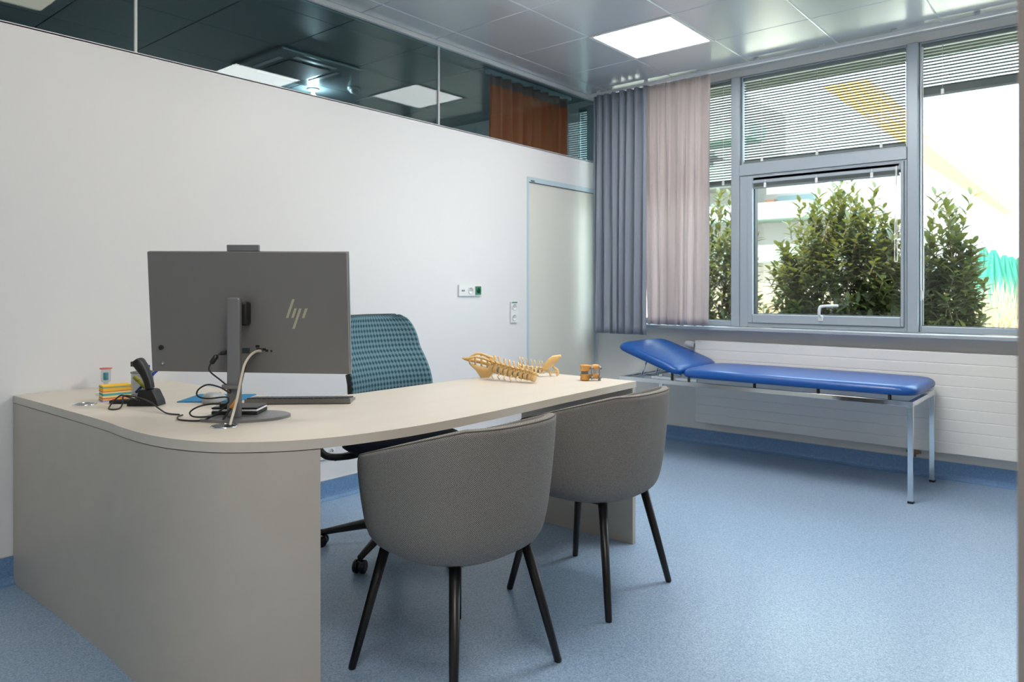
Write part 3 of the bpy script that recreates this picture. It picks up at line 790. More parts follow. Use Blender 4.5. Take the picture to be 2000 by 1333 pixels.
# stand
b = MB(); b.box((-.035, -.030, .0045), (.008, -.006, .392), .006, 3); b.build('pole', M['mongrey2'], mon)
b = MB(); b.box((-.012, -.0055, .30), (.022, .0385, .378), .008, 3); b.build('hinge_block', M['blackp'], mon)
out = [(p.x, p.y) for p in spline([(-.108, .02, 0), (-.108, -.055, 0), (-.085, -.074, 0), (.0, -.098, 0), (.10, -.062, 0), (.150, .0, 0), (.145, .05, 0), (.09, .10, 0), (-.03, .115, 0), (-.095, .09, 0)], 8, True)]
b = MB(); b.prism(out, 0, .0085, .0012); b.build('foot_plate', M['mongrey2'], mon)
b = MB(); b.box((-.045, -.044, .100), (.012, -.031, .112), .002); b.box((-.047, -.04, .098), (-.036, -.006, .114), .002); b.build('cable_clip', M['mongrey'], mon)
mpt = lambda x, y, z: tuple(Matrix.Translation((1.25, 2.2, .7402)) @ Matrix.Rotation(radians(-50), 4, 'Z') @ Vector((x, y, z)))

# black power cable
def cable(name, pts, r, m, label, n=10, seg=8):
    b = MB(); b.tube(spline(pts, n), r, seg); o = b.build(name, m); tag(o, label, 'cable'); return o
pc = cable('power_cable', [(1.2476, 2.2703, .9500), (1.2163, 2.2686, .9480), (1.1984, 2.2745, .9312), (1.1851, 2.2825, .905), (1.1869, 2.2725, .8889), (1.1981, 2.2281, .8648), (1.2063, 2.1951, .8438), (1.2032, 2.1832, .8288), (1.1833, 2.2069, .8467), (1.1546, 2.2333, .8556), (1.1357, 2.2558, .8393), (1.1347, 2.257, .8197), (1.1546, 2.2333, .8116), (1.1886, 2.185, .8172), (1.1933, 2.1716, .8099), (1.187, 2.178, .797), (1.1598, 2.2271, .7937), (1.1287, 2.2485, .7855), (1.1141, 2.2659, .7693), (1.1156, 2.2487, .7581), (1.1324, 2.2131, .7582), (1.1551, 2.186, .7635), (1.1809, 2.1708, .7904), (1.1768, 2.1758, .785), (1.155, 2.200, .7600), (1.135, 2.24, .7435), (1.10, 2.30, .7435), (1.12, 2.36, .7435), (1.148, 2.385, .7435)], .0026, M['blackp'], 'thin black power cable looping from the screen port around its stand')
pe = MB(); pe.tube([(1.262, 2.275, .953), (1.235, 2.2700, .950), (1.2163, 2.2686, .9480)], [.009, .008, .005], 10); pe.build('plug', M['blackp'], pc)
pe = MB(); pe.tube([(1.2075, 2.2710, .9435), (1.2045, 2.2720, .940), (1.1925, 2.2775, .920), (1.190, 2.279, .916)], [.004, .0085, .0085, .004], 12); pe.build('ferrite_core', M['blackp'], pc)
cc = cable('cradle_cable', [(1.1313, 2.6733, .7645), (1.1207, 2.7404, .7721), (1.1041, 2.7602, .7776), (1.0793, 2.7587, .7604), (1.056, 2.7352, .7450), (1.042, 2.700, .7435), (1.052, 2.675, .7435), (1.075, 2.690, .7455), (1.095, 2.7193, .7622), (1.108, 2.745, .7768), (1.1290, 2.7131, .7754), (1.1367, 2.6124, .7681), (1.1353, 2.5216, .7495), (1.130, 2.455, .7435), (1.144, 2.40, .7435)], .0026, M['blackp'], 'black cable curling on the desktop from the handset cradle')
nc = cable('network_cable', [(1.3190, 2.1950, .9550), (1.2942, 2.1848, .9545), (1.2618, 2.1678, .9414), (1.2352, 2.1528, .9147), (1.212, 2.1337, .8695), (1.1953, 2.1225, .824), (1.1777, 2.1124, .7825), (1.162, 2.099, .7600), (1.152, 2.090, .7440)], .0042, M['cable_w'], 'thick beige network cable from the screen to the near desk grommet')
MB().tube([(1.3300, 2.2030, .956), (1.3060, 2.1900, .955)], [.0065, .006], 4).build('plug', M['cable_w'], nc)
nd = cable('video_cable', [mpt(.034, .046, .213), mpt(.020, .025, .200), mpt(.014, .0, .165), mpt(.010, -.030, .11), mpt(.002, -.050, .06), mpt(-.016, -.066, .030), mpt(-.030, -.078, .004)], .0036, M['blackp'], 'dark cable running beside the beige network cable')
MB().tube([mpt(.0045, -.046, .066), mpt(-.002, -.0535, .053), mpt(-.009, -.060, .042)], .0062, 8).build('orange_tie', M['orange'], nd)

# grommets
def grommet(loc, r, label, closed, ax=1.25):
    t = empty('cable_grommet', loc, 0, label, 'grommet')
    b = MB(); n = 40; P = []
    for k in range(n):
        a = 2 * pi * k / n; P.append([(cos(a) * rr, sin(a) * rr, z) for rr, z in ((r, 0.0003), (r * .99, .0025), (r * .9, .0032), (r * .82, .0028), (r * .80, .0004))])
    b.grid(P, closed_u=True); b.build('rim', M['chrome'], t)
    b = MB(); b.lathe([(r * .79, .0003), (r * .79, .0016)]); b.build('cap', M['steel'] if closed else M['blackp'], t)
    if not closed:
        b = MB(); b.prism([(r * .76 * cos(a), r * .76 * sin(a)) for a in [radians(60 + k * 10) for k in range(19)]], .0018, .0034); b.build('half_cap', M['steel'], t)
    return t
grommet((1.143, 2.107, .7401), .040, 'round metal cable grommet at the foot of the screen stand', False)
grommet((1.035, 2.90, .7401), .040, 'round silver grommet cap at the left end of the desktop', True)

# notebooks / drives on the foot plate
t = empty('drive_box', mpt(-.026, .062, .0088), radians(-50), 'flat black box with a pale edge lying on the screen foot', 'computer box')
b = MB(); b.box((-.075, -.05, 0), (.075, .05, .011), .002); b.build('lower_half', M['blackp'], t)
b = MB(); b.box((-.073, -.048, .0112), (.0735, .048, .0175), .001); b.build('pale_edge', M['paper'], t)
b = MB(); b.box((-.075, -.05, .0177), (.075, .05, .0235), .002); b.build('lid', M['blackp'], t)
t = empty('usb_adapter', mpt(-.064, .022, .0326), radians(-38), 'short black adapter plug with a metal tip lying on the flat box', 'adapter')
b = MB(); b.box((-.012, -.007, 0), (.022, .007, .010), .002); b.build('body', M['blackp'], t)
b = MB(); b.box((-.024, -.0055, .002), (-.0122, .0055, .0075), .0008); b.build('metal_tip', M['chrome'], t)

# mouse pad, mouse
t = empty('mouse_pad', (1.42, 2.66, .7401), radians(-50), 'blue mouse pad lying behind the screen stand', 'mouse pad')
MB().box((-.115, -.10, 0), (.11, .10, .0035), .0012).build('pad', M['pad'], t)
t = empty('computer_mouse', (1.358, 2.575, .7437), radians(-65), 'pale grey computer mouse resting on the blue pad', 'mouse')
NU = 40; rows = []
for i in range(NU):
    th = 2 * pi * i / NU; r = []
    for s0, z in ((.001, 0), (.93, 0), (1, .006), (.98, .014), (.88, .024), (.66, .031), (.35, .035), (.001, .036)):
        x, y = sup(th, .031 * s0, .054 * s0, 2.4); r.append((x, y, z * (1 - .25 * (y / .054))))
    rows.append(r)
MB().grid(rows, closed_u=True).build('body', M['mouse'], t)
b = MB(); b.tube([(0, .045, .0145), (0, .02, .0275), (0, .008, .0335)], .0012, 6); b.cyl((-.003, .030, .0245), (.003, .030, .0245), .006, seg=14); b.build('scroll_wheel', M['blackp'], t)

# keyboard
t = empty('keyboard', (1.575, 2.345, .7401), radians(-47), 'slim dark grey computer keyboard lying on the desktop', 'keyboard')
b = MB(); V = [(-.19, -.058, .002), (.19, -.058, .002), (.19, .058, 0), (-.19, .058, 0), (-.19, -.058, .020), (.19, -.058, .020), (.19, .058, .008), (-.19, .058, .008)]
b._new(V, [(0, 3, 2, 1), (4, 5, 6, 7), (0, 1, 5, 4), (1, 2, 6, 5), (2, 3, 7, 6), (3, 0, 4, 7)]); b.build('case', M['mongrey'], t)
b = MB()
for r_ in range(6):
    for k in range(20):
        y = -.05 + r_ * .0175; x = -.184 + k * .0185; z = .0203 - (y + .058) / .116 * .012
        b.box((x, y, z), (x + .0162, y + .0150, z + .0032), .0006, 1)
b.build('keys', M['gap'], t)

# handset in its cradle (black)
t = empty('handset_cradle', (1.175, 2.705, .7401), radians(-50), 'black charging cradle holding a handset on the desktop', 'cradle')
b = MB(); 
pr = [(-.062, 0), (.052, 0), (.047, .020), (.030, .055), (.020, .0585), (-.018, .060), (-.021, .056), (-.022, .026), (-.050, .024), (-.060, .018)]
n_ = len(pr); V = [(x, -.030, z) for x, z in pr] + [(x, .030, z) for x, z in pr]
vs_, fs_ = b._new(V, [tuple(range(n_)), tuple(range(n_, 2 * n_))[::-1]] + [(i, (i + 1) % n_, n_ + (i + 1) % n_, n_ + i) for i in range(n_)])
bmesh.ops.bevel(b.bm, geom=list(b.bm.edges), offset=.0025, segments=2, profile=.5, affect='EDGES'); b.build('body', M['blackp'], t)
b = MB(); b.box((-.045, -.020, .0245), (-.025, .020, .027), .001); b.build('front_ledge', M['blackp2'], t)
t2 = empty('handset', tuple(Matrix.Translation((1.175, 2.705, .7401)) @ Matrix.Rotation(radians(-50), 4, 'Z') @ Vector((.004, 0, .0605))), radians(-50), 'black handset with side buttons standing tilted in the cradle', 'handset')
path = spline([(.004, 0, 0), (-.003, 0, .03), (-.018, 0, .065), (-.036, 0, .092), (-.044, 0, .102)], 6)
P = []
wid = [.019, .020, .022, .025, .025, .022]; th_ = [.012, .013, .014, .018, .019, .013]
for i, p in enumerate(path):
    f_ = i / (len(path) - 1) * 5; k = min(4, int(f_)); e = f_ - k
    w = wid[k] * (1 - e) + wid[k + 1] * e; h_ = th_[k] * (1 - e) + th_[k + 1] * e
    tg = (path[min(i + 1, len(path) - 1)] - path[max(0, i - 1)]).normalized(); nn = Vector((tg.z, 0, -tg.x))
    P.append([tuple(p + nn * sup(a, h_, w, 3.2)[0] + Vector((0, 1, 0)) * sup(a, h_, w, 3.2)[1]) for a in [2 * pi * j / 24 for j in range(25)]])
b = MB(); b.grid(P)
b._new([tuple(v) for v in P[0][:-1]], [tuple(range(24))]); b._new([tuple(v) for v in P[-1][:-1]], [tuple(range(24))[::-1]]); b.build('body', M['blackp'], t2)
b = MB()
for z_, x_ in ((.040, -.018), (.055, -.025), (.071, -.036)): b.box((x_ - .009, -.011, z_), (x_ - .002, .011, z_ + .009), .002)
b.build('side_buttons', M['mongrey'], t2)
b = MB(); b.box((-.0605, -.014, .080), (-.046, .014, .098), .002); b.build('speaker_grille', M['gap'], t2)
# flat black remote lying beside
t = empty('voice_remote', (1.135, 2.815, .7401), radians(-45), 'flat black remote with a red button lying between notes and cradle', 'remote')
b = MB(); b.box((-.045, -.018, 0), (.050, .018, .014), .006, 3); b.build('body', M['blackp'], t)
b = MB(); b.box((-.036, -.008, .0142), (-.022, .004, .0165), .001); b.build('red_button', M['red'], t)
b = MB()
for k in range(4): b.box((-.012 + k * .013, -.009, .0142), (-.004 + k * .013, .009, .0158), .0006)
b.build('keys', M['gap'], t)

# pen pot and pens
pp = (1.275, 2.985)
t = empty('pen_pot', (pp[0], pp[1], .7401), 0, 'round grey see-through mesh pen pot near the left end of the desk', 'pen pot')
b = MB(); b.lathe([(.040, 0), (.040, .003), (.001, .003)]); b.build('bottom', M['steel'], t)
b = MB(); P = [[(cos(2 * pi * k / 40) * .040, sin(2 * pi * k / 40) * .040, z) for z in (.0032, .05, .088)] for k in range(40)]; b.grid(P, closed_u=True); b.build('mesh_wall', M['smoke'], t)
b = MB(); b.tube([(cos(2 * pi * k / 40) * .0405, sin(2 * pi * k / 40) * .0405, .090) for k in range(40)], .0030, 8, closed=True); b.build('rim', M['mongrey2'], t)
def pen(name, p0, p1, r, m, label, cat='pen'):
    a = Vector(p0); c_ = Vector(p1); d = (c_ - a)
    t = empty(name, tuple(a), 0, label, cat)
    MB().tube([(0, 0, 0), tuple(d * .72)], [r, r], 10).build('barrel', m, t)
    MB().tube([tuple(d * .7205), tuple(d * .98), tuple(d)], [r * 1.15, r * 1.05, r * .5], 10).build('cap', m, t)
pz = .7436 + .006
pen('ballpoint_pen', (pp[0] - .018, pp[1] + .016, pz), (pp[0] + .060, pp[1] - .050, .862), .0052, M['penblue'], 'blue pen leaning out of the pot towards the screen')
pen('ballpoint_pen', (pp[0] + .012, pp[1] + .010, pz), (pp[0] + .022, pp[1] - .010, .858), .0045, M['penblue'], 'blue pen hidden behind the handset in the pot')
pen('highlighter', (pp[0] + .022, pp[1] - .012, pz + .003), (pp[0] - .026, pp[1] + .014, .815), .0082, M['highl'], 'yellow highlighter leaning inside the pot', 'highlighter')

# note cube
t = empty('note_block', (1.150, 2.925, .7401), radians(-9), 'block of coloured sticky notes, yellow on top', 'sticky notes')
z = 0
for k, (h_, m) in enumerate([(.006, 'lilac'), (.004, 'yellow'), (.005, 'pink'), (.007, 'yel2'), (.008, 'teal'), (.006, 'yel2'), (.003, 'pink'), (.012, 'yellow'), (.003, 'teal'), (.005, 'yellow')]):
    j = random.uniform(-.0008, .0008); MB().box((-.048 + j, -.032 + j, z), (.048 + j, .032 - j, z + h_ - .0002)).build('note_pad', M[m], t); z += h_
# small timer with red ends
t = empty('sand_timer', (1.258, 3.295, .7401), 0, 'small clear bottle with red cap and red foot by the wall', 'bottle')
MB().lathe([(.012, 0), (.012, .010), (.009, .014)], seg=20).build('red_foot', M['red'], t)
MB().lathe([(.008, .0142), (.009, .024), (.019, .032), (.019, .078), (.016, .082)], seg=24).build('clear_body', M['clear'], t)
MB().lathe([(.010, .036), (.010, .066)], seg=16).build('grey_core', M['teal'], t)
MB().lathe([(.024, .0822), (.024, .0862)], seg=24).build('red_cap', M['pink'], t)
t = empty('usb_stick', (1.165, 3.085, .7401), radians(-60), 'small silver usb stick lying behind the sticky notes', 'usb stick')
MB().box((-.025, -.009, 0), (.012, .009, .012), .002).build('body', M['white'], t)
MB().box((.0122, -.006, .003), (.026, .006, .009), .0006).build('metal_tip', M['steel'], t)

# ================================================================== SPINE MODELS
def vertebra(s_=1., spin=.030, trans=.030, body=.017, h=.015):
    b = MB(); b.lathe([(body * .9, -h / 2), (body, -h * .42), (body * .82, 0), (body, h * .42), (body * .9, h / 2)], seg=16)      # axis z
    # arch
    b.tube(spline([(-.011, .010, 0), (-.013, .020, 0), (-.006, .026, 0), (.006, .026, 0), (.013, .020, 0), (.011, .010, 0)], 4), .0038, 6)
    for sx in (-1, 1):
        b.tube([(sx * .011, .018, 0), (sx * (.011 + trans * .5), .022, -.002), (sx * (.011 + trans), .025, -.004)], [.0045, .0034, .0026], 6)
        b.tube([(sx * .011, .020, -h * .8), (sx * .011, .020, h * .8)], [.0045, .0045], 6)
    b.tube([(0, .025, 0), (0, .025 + spin * .6, -.006), (0, .025 + spin, -.012)], [.005, .0035, .0045], 6)
    return b
def spine(root, pts, m, sc0, sc1, roll, spin, n, trans=.03):
    P = spline(pts, 12); L = len(P) - 1
    base = vertebra(1, spin, trans).build('vertebra', m, root)
    for k in range(n):
        f_ = k / (n - 1) * L; i = int(f_); p = P[i].lerp(P[min(L, i + 1)], f_ - i); tg = (P[min(L, i + 2)] - P[max(0, i - 2)]).normalized()
        sc = sc0 + (sc1 - sc0) * k / (n - 1)
        up = Vector((0, 0, 1)); y = (up - tg * up.dot(tg)).normalized(); x = y.cross(tg)
        R = Matrix((x, y, tg)).transposed().to_4x4() @ Matrix.Rotation(roll, 4, 'Z')
        o = base if k == 0 else base.copy()
        if k: COL.objects.link(o); o.parent = root
        o.matrix_local = Matrix.Translation(p) @ R @ Matrix.Scale(sc, 4)
    b = MB(); b.tube(P, [.0105 * (sc0 + (sc1 - sc0) * i / L) for i in range(L + 1)], 10); b.build('discs', M['disc'], root)
sp = empty('spine_model', (2.54, 2.20, .74), 0, 'bone coloured lower spine and pelvis model lying on the desk', 'spine model')
# local: x right along world X, y along world Y. The pelvis is at +y, spine towards -y
spine(sp, [(-.005, .045, .052), (0, -.02, .043), (.002, -.08, .036), (.008, -.14, .030), (.012, -.185, .0235)], M['bone'], 1.3, .95, radians(-24), .022, 10, .022)
def plate(outline, holes_n, m, root, name, mtx, th=.006):
    """sacrum/pelvis wing: outline ring bridged to a curved plate"""
    b = MB(); n = len(outline); o3 = [(x, y, 14 * x * x * .6) for x, y in outline]
    V = [(x, y, z + th / 2) for x, y, z in o3] + [(x, y, z - th / 2) for x, y, z in o3]
    b._new(V, [tuple(range(n)), tuple(range(n, 2 * n))[::-1]] + [(i, (i + 1) % n, n + (i + 1) % n, n + i) for i in range(n)])
    bmesh.ops.triangulate(b.bm, faces=[f for f in b.bm.faces if len(f.verts) > 4])
    b.xform(mtx); return b.build(name, m, root)
def ribbon(pts, wid, th, m, root, name):
    """curved bone plate swept along pts with widths"""
    P = spline(pts, 6); n = len(P); rows = []
    for i, p in enumerate(P):
        f_ = i / (n - 1) * (len(wid) - 1); k = min(len(wid) - 2, int(f_)); e = f_ - k; w = wid[k] * (1 - e) + wid[k + 1] * e
        tg = (P[min(n - 1, i + 1)] - P[max(0, i - 1)]).normalized(); side_ = Vector((.86, .1, .5)); side_ = (side_ - tg * side_.dot(tg)).normalized(); nn = tg.cross(side_)
        rows.append([tuple(p + side_ * sup(a, w, th, 2.2)[0] + nn * sup(a, w, th, 2.2)[1]) for a in [2 * pi * j / 16 for j in range(17)]])
    b = MB(); b.grid(rows); b._new([tuple(v) for v in rows[0][:-1]], [tuple(range(16))]); b._new([tuple(v) for v in rows[-1][:-1]], [tuple(range(16))[::-1]])
    return b.build(name, m, root)
# sacrum and pelvis wing: a bar and a plate with bridges between them (the openings), seen broadside
def wing(root, m, ox, oy, bar_pts, plate_pts, bridges, nm, th=.007, rb=.0062, lean=.12):
    W_ = lambda s_, z: (ox + s_ * .8 - z * lean * .6, oy - s_ * .6 - z * lean * .8, z)
    b = MB()
    if bar_pts:
        bp = spline([W_(*p) for p in bar_pts], 5); b.tube(bp, [rb * (.6 + .4 * min(1, i / 5)) for i in range(len(bp))], 8)
    for (s0, z0), (s1, z1) in bridges: b.tube([W_(s0, z0), W_(s1, z1)], .0045, 6)
    if plate_pts:
        n = len(plate_pts); A_ = [Vector(W_(*p)) for p in plate_pts]; nn = Vector((-.6, -.8, 0))
        c_ = sum(A_, Vector()) / n
        V = [c_ + nn * th * 1.1] + [a.lerp(c_, .16) + nn * th * .8 for a in A_] + A_ + [a.lerp(c_, .16) - nn * th * .8 for a in A_] + [c_ - nn * th * .6]
        F = []
        for i in range(n):
            k = (i + 1) % n; F.append((0, 1 + i, 1 + k)); F.append((1 + i, 1 + n + i, 1 + n + k, 1 + k)); F.append((1 + n + i, 1 + 2 * n + i, 1 + 2 * n + k, 1 + n + k)); F.append((1 + 2 * n + i, 1 + 3 * n, 1 + 2 * n + k))
        b._new(V, F, True)
    return b.build(nm, m, root)
br = [((-.058, .092), (-.052, .070)), ((-.030, .098), (-.028, .064)), ((0, .094), (.002, .058)), ((.030, .084), (.030, .050)), ((.060, .066), (.058, .044))]
wing(sp, M['bone'], -.012, .112, [(-.090, .098), (-.060, .098), (-.030, .104), (0, .099), (.030, .088), (.060, .070), (.078, .052)],
     [(-.060, .076), (-.030, .068), (0, .061), (.030, .053), (.062, .047), (.064, .026), (.040, .0035), (.018, .0025), (0, .004), (-.012, .020), (-.026, .040), (-.050, .062)], br, 'pelvis_wing')
wing(sp, M['bone'], .035, .150, [(-.062, .096), (-.030, .112), (0, .110), (.036, .096), (.062, .088)], [(.030, .090), (.060, .094), (.070, .082), (.052, .070), (.030, .072)], [((-.040, .108), (-.030, .082)), ((-.006, .110), (0, .080)), ((.026, .099), (.028, .074))], 'pelvis_wing')
wing(sp, M['bone'], .010, .130, [(-.085, .094), (-.05, .086), (0, .076), (.05, .060), (.075, .052)], None, [], 'sacrum', rb=.010)
for k in range(6): y = .02 - .034 * k; b = MB(); b.tube([(.028, y, .040 - .0035 * k), (.040, y - .006, .022 - .002 * k), (.034, y - .014, .0045)], [.004, .003, .002], 6); b.build('rib_stump', M['bone2'], sp)
for k in range(5): y = .03 - .036 * k; b = MB(); b.tube([(-.012, y, .040 - .0035 * k), (-.032, y - .004, .022 - .002 * k), (-.028, y - .012, .0045)], [.004, .003, .002], 6); b.build('rib_stump', M['bone2'], sp)
sp2 = empty('spine_model', (2.82, 2.17, .74), 0, 'smaller spine model with a raised shoulder-like bone, behind the pelvis model', 'spine model')
spine(sp2, [(-.105, .060, .032), (-.085, .03, .028), (-.060, -.005, .025), (-.040, -.035, .026)], M['bone2'], .95, .75, radians(-10), .040, 7, .02)
wing(sp2, M['bone'], -.045, -.035, None, [(-.012, .030), (0, .055), (.018, .082), (.046, .101), (.084, .106), (.090, .096), (.074, .076), (.052, .056), (.034, .043), (.014, .030)], [], 'flat_bone')
b = MB(); b.tube(spline([(-.005, -.065, .046), (.012, -.078, .030), (.012, -.082, .012), (.006, -.076, .005)], 5), .006, 8); b.tube(spline([(-.030, -.045, .034), (-.018, -.055, .020), (-.020, -.062, .005)], 5), .0055, 8); b.tube(spline([(.012, -.080, .022), (-.018, -.056, .018)], 3), .005, 8)
b.build('support_process', M['bone'], sp2)

vb = empty('vertebra_model', (2.80, 1.885, .7401), radians(-38), 'small block model of two vertebrae joined by metal screws', 'vertebra model')
for zz in (0, .042):
    MB().lathe([(.020, .002 + zz), (.0215, .006 + zz), (.019, .016 + zz), (.0215, .026 + zz), (.020, .030 + zz)], (-.022, 0, 0), 24, 1, 1.1).build('vertebral_body', M['wood'], vb)
    b = MB(); b.tube([(-.008, 0, .018 + zz), (.012, .004, .018 + zz)], [.013, .010], 10); b.tube(spline([(.010, -.012, .018 + zz), (.026, -.010, .020 + zz), (.044, -.002, .016 + zz)], 4), [.012, .012, .013, .013, .0135, .0135, .013, .012, .009], 10)
    b.build('arch', M['wood'], vb)
MB().lathe([(.016, .0305), (.016, .0435)], (-.022, 0, 0), 20).build('disc', M['disc'], vb)
b = MB()
for x in (.004, .042):
    b.cyl((x, -.020, .006), (x, -.020, .070), .0028, seg=8)
    for zz in (.016, .058): b.cyl((x, -.030, zz), (x, -.006, zz), .0045, seg=8); b.cyl((x, -.034, zz), (x, -.026, zz), .0072, seg=10)
b.build('screw_rod', M['steel'], vb)
b = MB(); b.box((.036, -.024, 0), (.048, -.014, .006), .001); b.build('rod_foot', M['steel'], vb)

# ================================================================== NEIGHBOURING ROOM
w0 = MB(); ring(w0, 5.13, 5.19, 3.46, 3.558, .888, 2.70, .004, .004, .04, .012); w0 = struct(w0.build('window_5', M['alu']))
box('pane', M['glass'], (GX, 3.465, .93), (GX + .006, 3.553, 2.687), w0)
blind(3.467, 3.552, 2.686, 1.925, 'narrow blind behind the glass beyond the grey curtain', cords=(), stack=.02)
t = empty('ceiling_spotlight', (3.42, 4.93, ZC), 0, 'small glaring spotlight under the ceiling behind the glass partition', 'spotlight')
MB().lathe([(.045, 0), (.045, -.012), (.012, -.016), (.012, -.045)]).build('mount', M['white'], t)
b = MB(); P = [[(cos(2 * pi * k / 24) * r_, sin(2 * pi * k / 24) * r_, z_) for r_, z_ in ((.001, -.046), (.024, -.052), (.032, -.070), (.024, -.090), (.001, -.097))] for k in range(24)]; b.grid(P, closed_u=True); b.build('bulb', M['bulb'], t)

# ================================================================== OUTSIDE
g_ = struct(box('floor_outside', M['ground'], (5.32, -40, -.4), (90, 70, -.3)))
# laurel shrubs
def leaf(b, p, d, up, L, w):
    side_ = d.cross(up).normalized(); n = side_.cross(d).normalized(); V = []
    prof = [(0, .0), (.25, .8), (.55, 1.), (.85, .55), (1., 0)]
    for t_, ww in prof:
        c_ = p + d * L * t_ - n * L * .25 * t_ * t_
        V += [c_ - side_ * w * ww + n * w * .3 * ww, c_, c_ + side_ * w * ww + n * w * .3 * ww]
    F = []
    for i in range(4):
        for k in range(2): F.append((i * 3 + k, i * 3 + k + 1, i * 3 + 4 + k, i * 3 + 3 + k))
    b._new(V, F, True)
def shrub(loc, rx, ry, h, nst, label, seed, shoots=6):
    rnd = random.Random(seed); t = empty('laurel_shrub', loc, 0, label, 'shrub', 'laurel shrubs outside the windows')
    b = MB(); sb = MB()
    for k in range(nst):
        # a twig from inside to the outer hull of an egg-shaped crown
        a = rnd.uniform(0, 2 * pi); u = rnd.uniform(-1, 1); rr = rnd.uniform(.35, 1) ** .5
        w_ = (1 - abs(u) ** 3.2) ** (1 / 2.6); hull = Vector((cos(a) * w_ * rx, sin(a) * w_ * ry, u * h * .5)) * rr * rnd.uniform(.86, 1.08)
        c0 = Vector((0, 0, h * .5)); p = c0 + hull
        d = (hull.normalized() * .7 + Vector((rnd.uniform(-.3, .3), rnd.uniform(-.3, .3), rnd.uniform(.2, .8)))).normalized()
        tw = rnd.uniform(.12, .24); q0 = p - d * tw
        sb.tube([q0, p], [.004, .0025], 4)
        for j in range(10):
            s_ = j / 9; base = q0.lerp(p, s_); az = j * 2.4 + rnd.uniform(-.3, .3)
            e1 = d.orthogonal().normalized(); e2 = d.cross(e1)
            ld = (d * (.35 + .6 * s_) + (e1 * cos(az) + e2 * sin(az)) * .9).normalized()
            leaf(b, base, ld, Vector((0, 0, 1)) + ld * .1, rnd.uniform(.085, .13), rnd.uniform(.017, .025))
    for k in range(shoots):
        a = rnd.uniform(0, 2 * pi); r_ = rnd.uniform(.1, .7); p0 = Vector((cos(a) * rx * r_, sin(a) * ry * r_, h * .88)); d = Vector((rnd.uniform(-.2, .2), rnd.uniform(-.3, .3), 1)).normalized(); L = rnd.uniform(.25, .45)
        sb.tube([p0 - d * .3, p0 + d * L], [.006, .003], 5)
        for j in range(14):
            s_ = j / 13; az = j * 2.4; e1 = d.orthogonal().normalized(); e2 = d.cross(e1)
            ld = (d * .9 + (e1 * cos(az) + e2 * sin(az)) * .7).normalized(); leaf(b, p0 + d * L * s_, ld, Vector((0, 0, 1)), .115, .019)
    for k in range(6):
        a = k * 1.05; sb.tube(spline([(.05 * cos(a), .05 * sin(a), 0), (.2 * rx * cos(a), .2 * ry * sin(a), h * .3), (.55 * rx * cos(a), .55 * ry * sin(a), h * .62)], 4), .012, 6)
    b.build('foliage', M['leaf'], t); sb.build('stems', M['stem'], t); return t
shrub((7.35, 2.06, -.3), .50, .70, 2.35, 1150, 'big laurel shrub filling the opening window', 1, 10)
shrub((6.75, 1.10, -.3), .34, .28, 2.05, 480, 'laurel shrub behind the mullion at the left of the right window', 2, 8)
shrub((7.4, 3.36, -.3), .38, .50, 2.35, 520, 'laurel shrub seen beside the pale curtain', 3, 7)
# dry ornamental grass, one bed nobody could count
b = MB(); rnd = random.Random(5)
for k in range(5200):
    x = rnd.uniform(8.25, 9.6); y = rnd.uniform(.2, 4.6); hgt = rnd.uniform(.8, 1.62); dx = rnd.uniform(-.2, .2); dy = rnd.uniform(-.2, .2); w = .006
    b._new([(x, y - w, -.3), (x, y + w, -.3), (x + dx * .4, y + w + dy * .4, -.3 + hgt * .6), (x + dx * .4, y - w + dy * .4, -.3 + hgt * .6), (x + dx, y + dy, -.3 + hgt)], [(0, 1, 2, 3), (3, 2, 4)])
o = b.build('ornamental_grass', M['straw']); tag(o, 'bed of dry pale ornamental grass behind the shrubs', 'grass', kind='stuff')
# closed parasols
def parasol(loc, s_, label):
    t = empty('parasol', loc, 0, label, 'parasol', 'closed green parasols on the terrace')
    MB().cyl((0, 0, 0), (0, 0, 2.35 * s_), .025, seg=12).build('pole', M['white'], t)
    P = []; n = 48
    for k in range(n):
        a = 2 * pi * k / n; f_ = 1 + .28 * cos(8 * a)
        P.append([(cos(a) * r_ * f_, sin(a) * r_ * f_, z_ * s_) for r_, z_ in ((.13, 1.02), (.24, 1.2), (.22, 1.5), (.15, 1.9), (.07, 2.3), (.03, 2.42))])
    MB().grid(P, closed_u=True).build('canopy', M['parasol'], t)
    MB().lathe([(.25, 0), (.25, .06), (.05, .08)]).build('base', M['gap'], t)
    return t
nm = ['leftmost closed green parasol on the terrace', 'second closed green parasol from the left', 'third closed green parasol from the left', 'fourth closed green parasol from the left', 'rightmost closed green parasol beside the window edge']
for k, (x, y, s_) in enumerate(((17.6, 2.2, .958), (15.6, 1.80, .896), (16.3, 1.71, .867), (17.0, 1.67, .865), (17.8, 1.62, .863))):
    parasol((x, y, -.3), s_, nm[k])
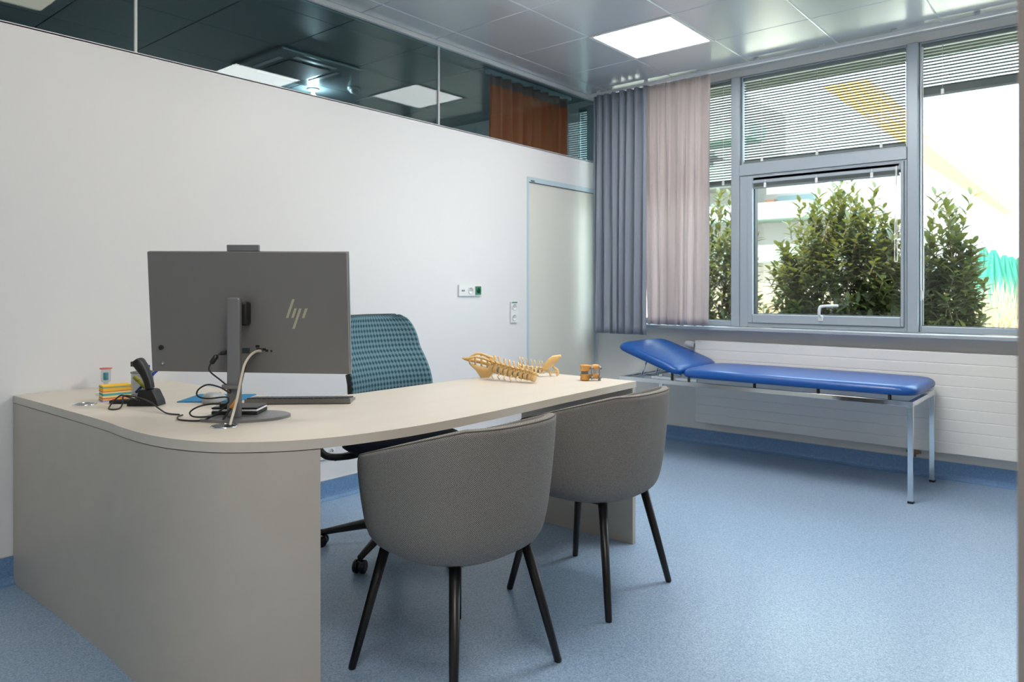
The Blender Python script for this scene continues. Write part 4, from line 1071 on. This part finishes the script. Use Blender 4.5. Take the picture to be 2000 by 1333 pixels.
# terraced building
bl = empty('apartment_building', (24, 6, -.3), 0, 'white terraced building with long orange awnings outside', 'building')
Q = lambda x, y, z: (x - 24, y - 6, z)
b = MB()
for k in range(6):
    y1 = 3.2 + k * 2.0
    b.box(Q(23.5 + .25 * k, y1, .0), Q(34, y1 + 2.0, 2.3 + 1.15 * k))
b.box(Q(24, 12, 0), Q(34, 30, 9.5))
b.build('wall', M['facade'], bl)
for k in range(5):
    y1 = 3.2 + k * 2.0; z1 = 2.3 + 1.15 * k
    MB().box(Q(22.7 + .2 * k, y1 - .5, z1 - .9), Q(23.45 + .25 * k, y1 + 2.4, z1 - .75)).build('balcony', M['facade'], bl)
    MB().box(Q(23.4 + .25 * k, y1 + .3, z1 - .7), Q(23.495 + .25 * k, y1 + 1.5, z1 - .1)).build('window', M['winglass'], bl)
    MB().box(Q(23.36 + .25 * k, y1 + 1.6, z1 - .8), Q(23.494 + .25 * k, y1 + 1.9, z1 - .2)).build('shutter', M['brickred'], bl)
def awn(poly, x0, x1, rise):
    V = [Q(x0, y, z) for y, z in poly] + [Q(x1, y, z + rise) for y, z in poly]; n = len(poly)
    b = MB(); b._new(V, [tuple(range(n)), tuple(range(n, 2 * n))[::-1]] + [(i, (i + 1) % n, n + (i + 1) % n, n + i) for i in range(n)]); b.build('awning', M['awning'], bl)
awn([(5.712, 7.31), (6.696, 7.321), (4.275, 5.066), (4.275, 5.754)], 22.0, 23.0, .3)
awn([(4.214, 5.484), (2.144, 3.36), (2.314, 3.322), (4.214, 4.908)], 22.0, 23.0, .3)
b = MB(); 
for k in range(4): b.box(Q(22, 6.2 + k * .9, 2.3 + k * 1.3), Q(23.4, 14, 2.8 + k * 1.3))
b.build('terrace_parapet', M['facade_g'], bl)
b2 = empty('apartment_building', (40, -2, -.3), 0, 'pale low building far behind the green parasols', 'building')
b = MB(); b.box((-2, -6, 0), (4, 6.3, 2.6)); b.build('wall', M['facade'], b2)
for k in range(5): MB().box((-2.06, -4 + k * 2, 1.0), (-2.005, -2.8 + k * 2, 1.9)).build('window', M['winglass'], b2)
MB().box((-2.4, -6.3, 2.6), (4.3, 6.6, 2.8)).build('roof', M['brickred'], b2)
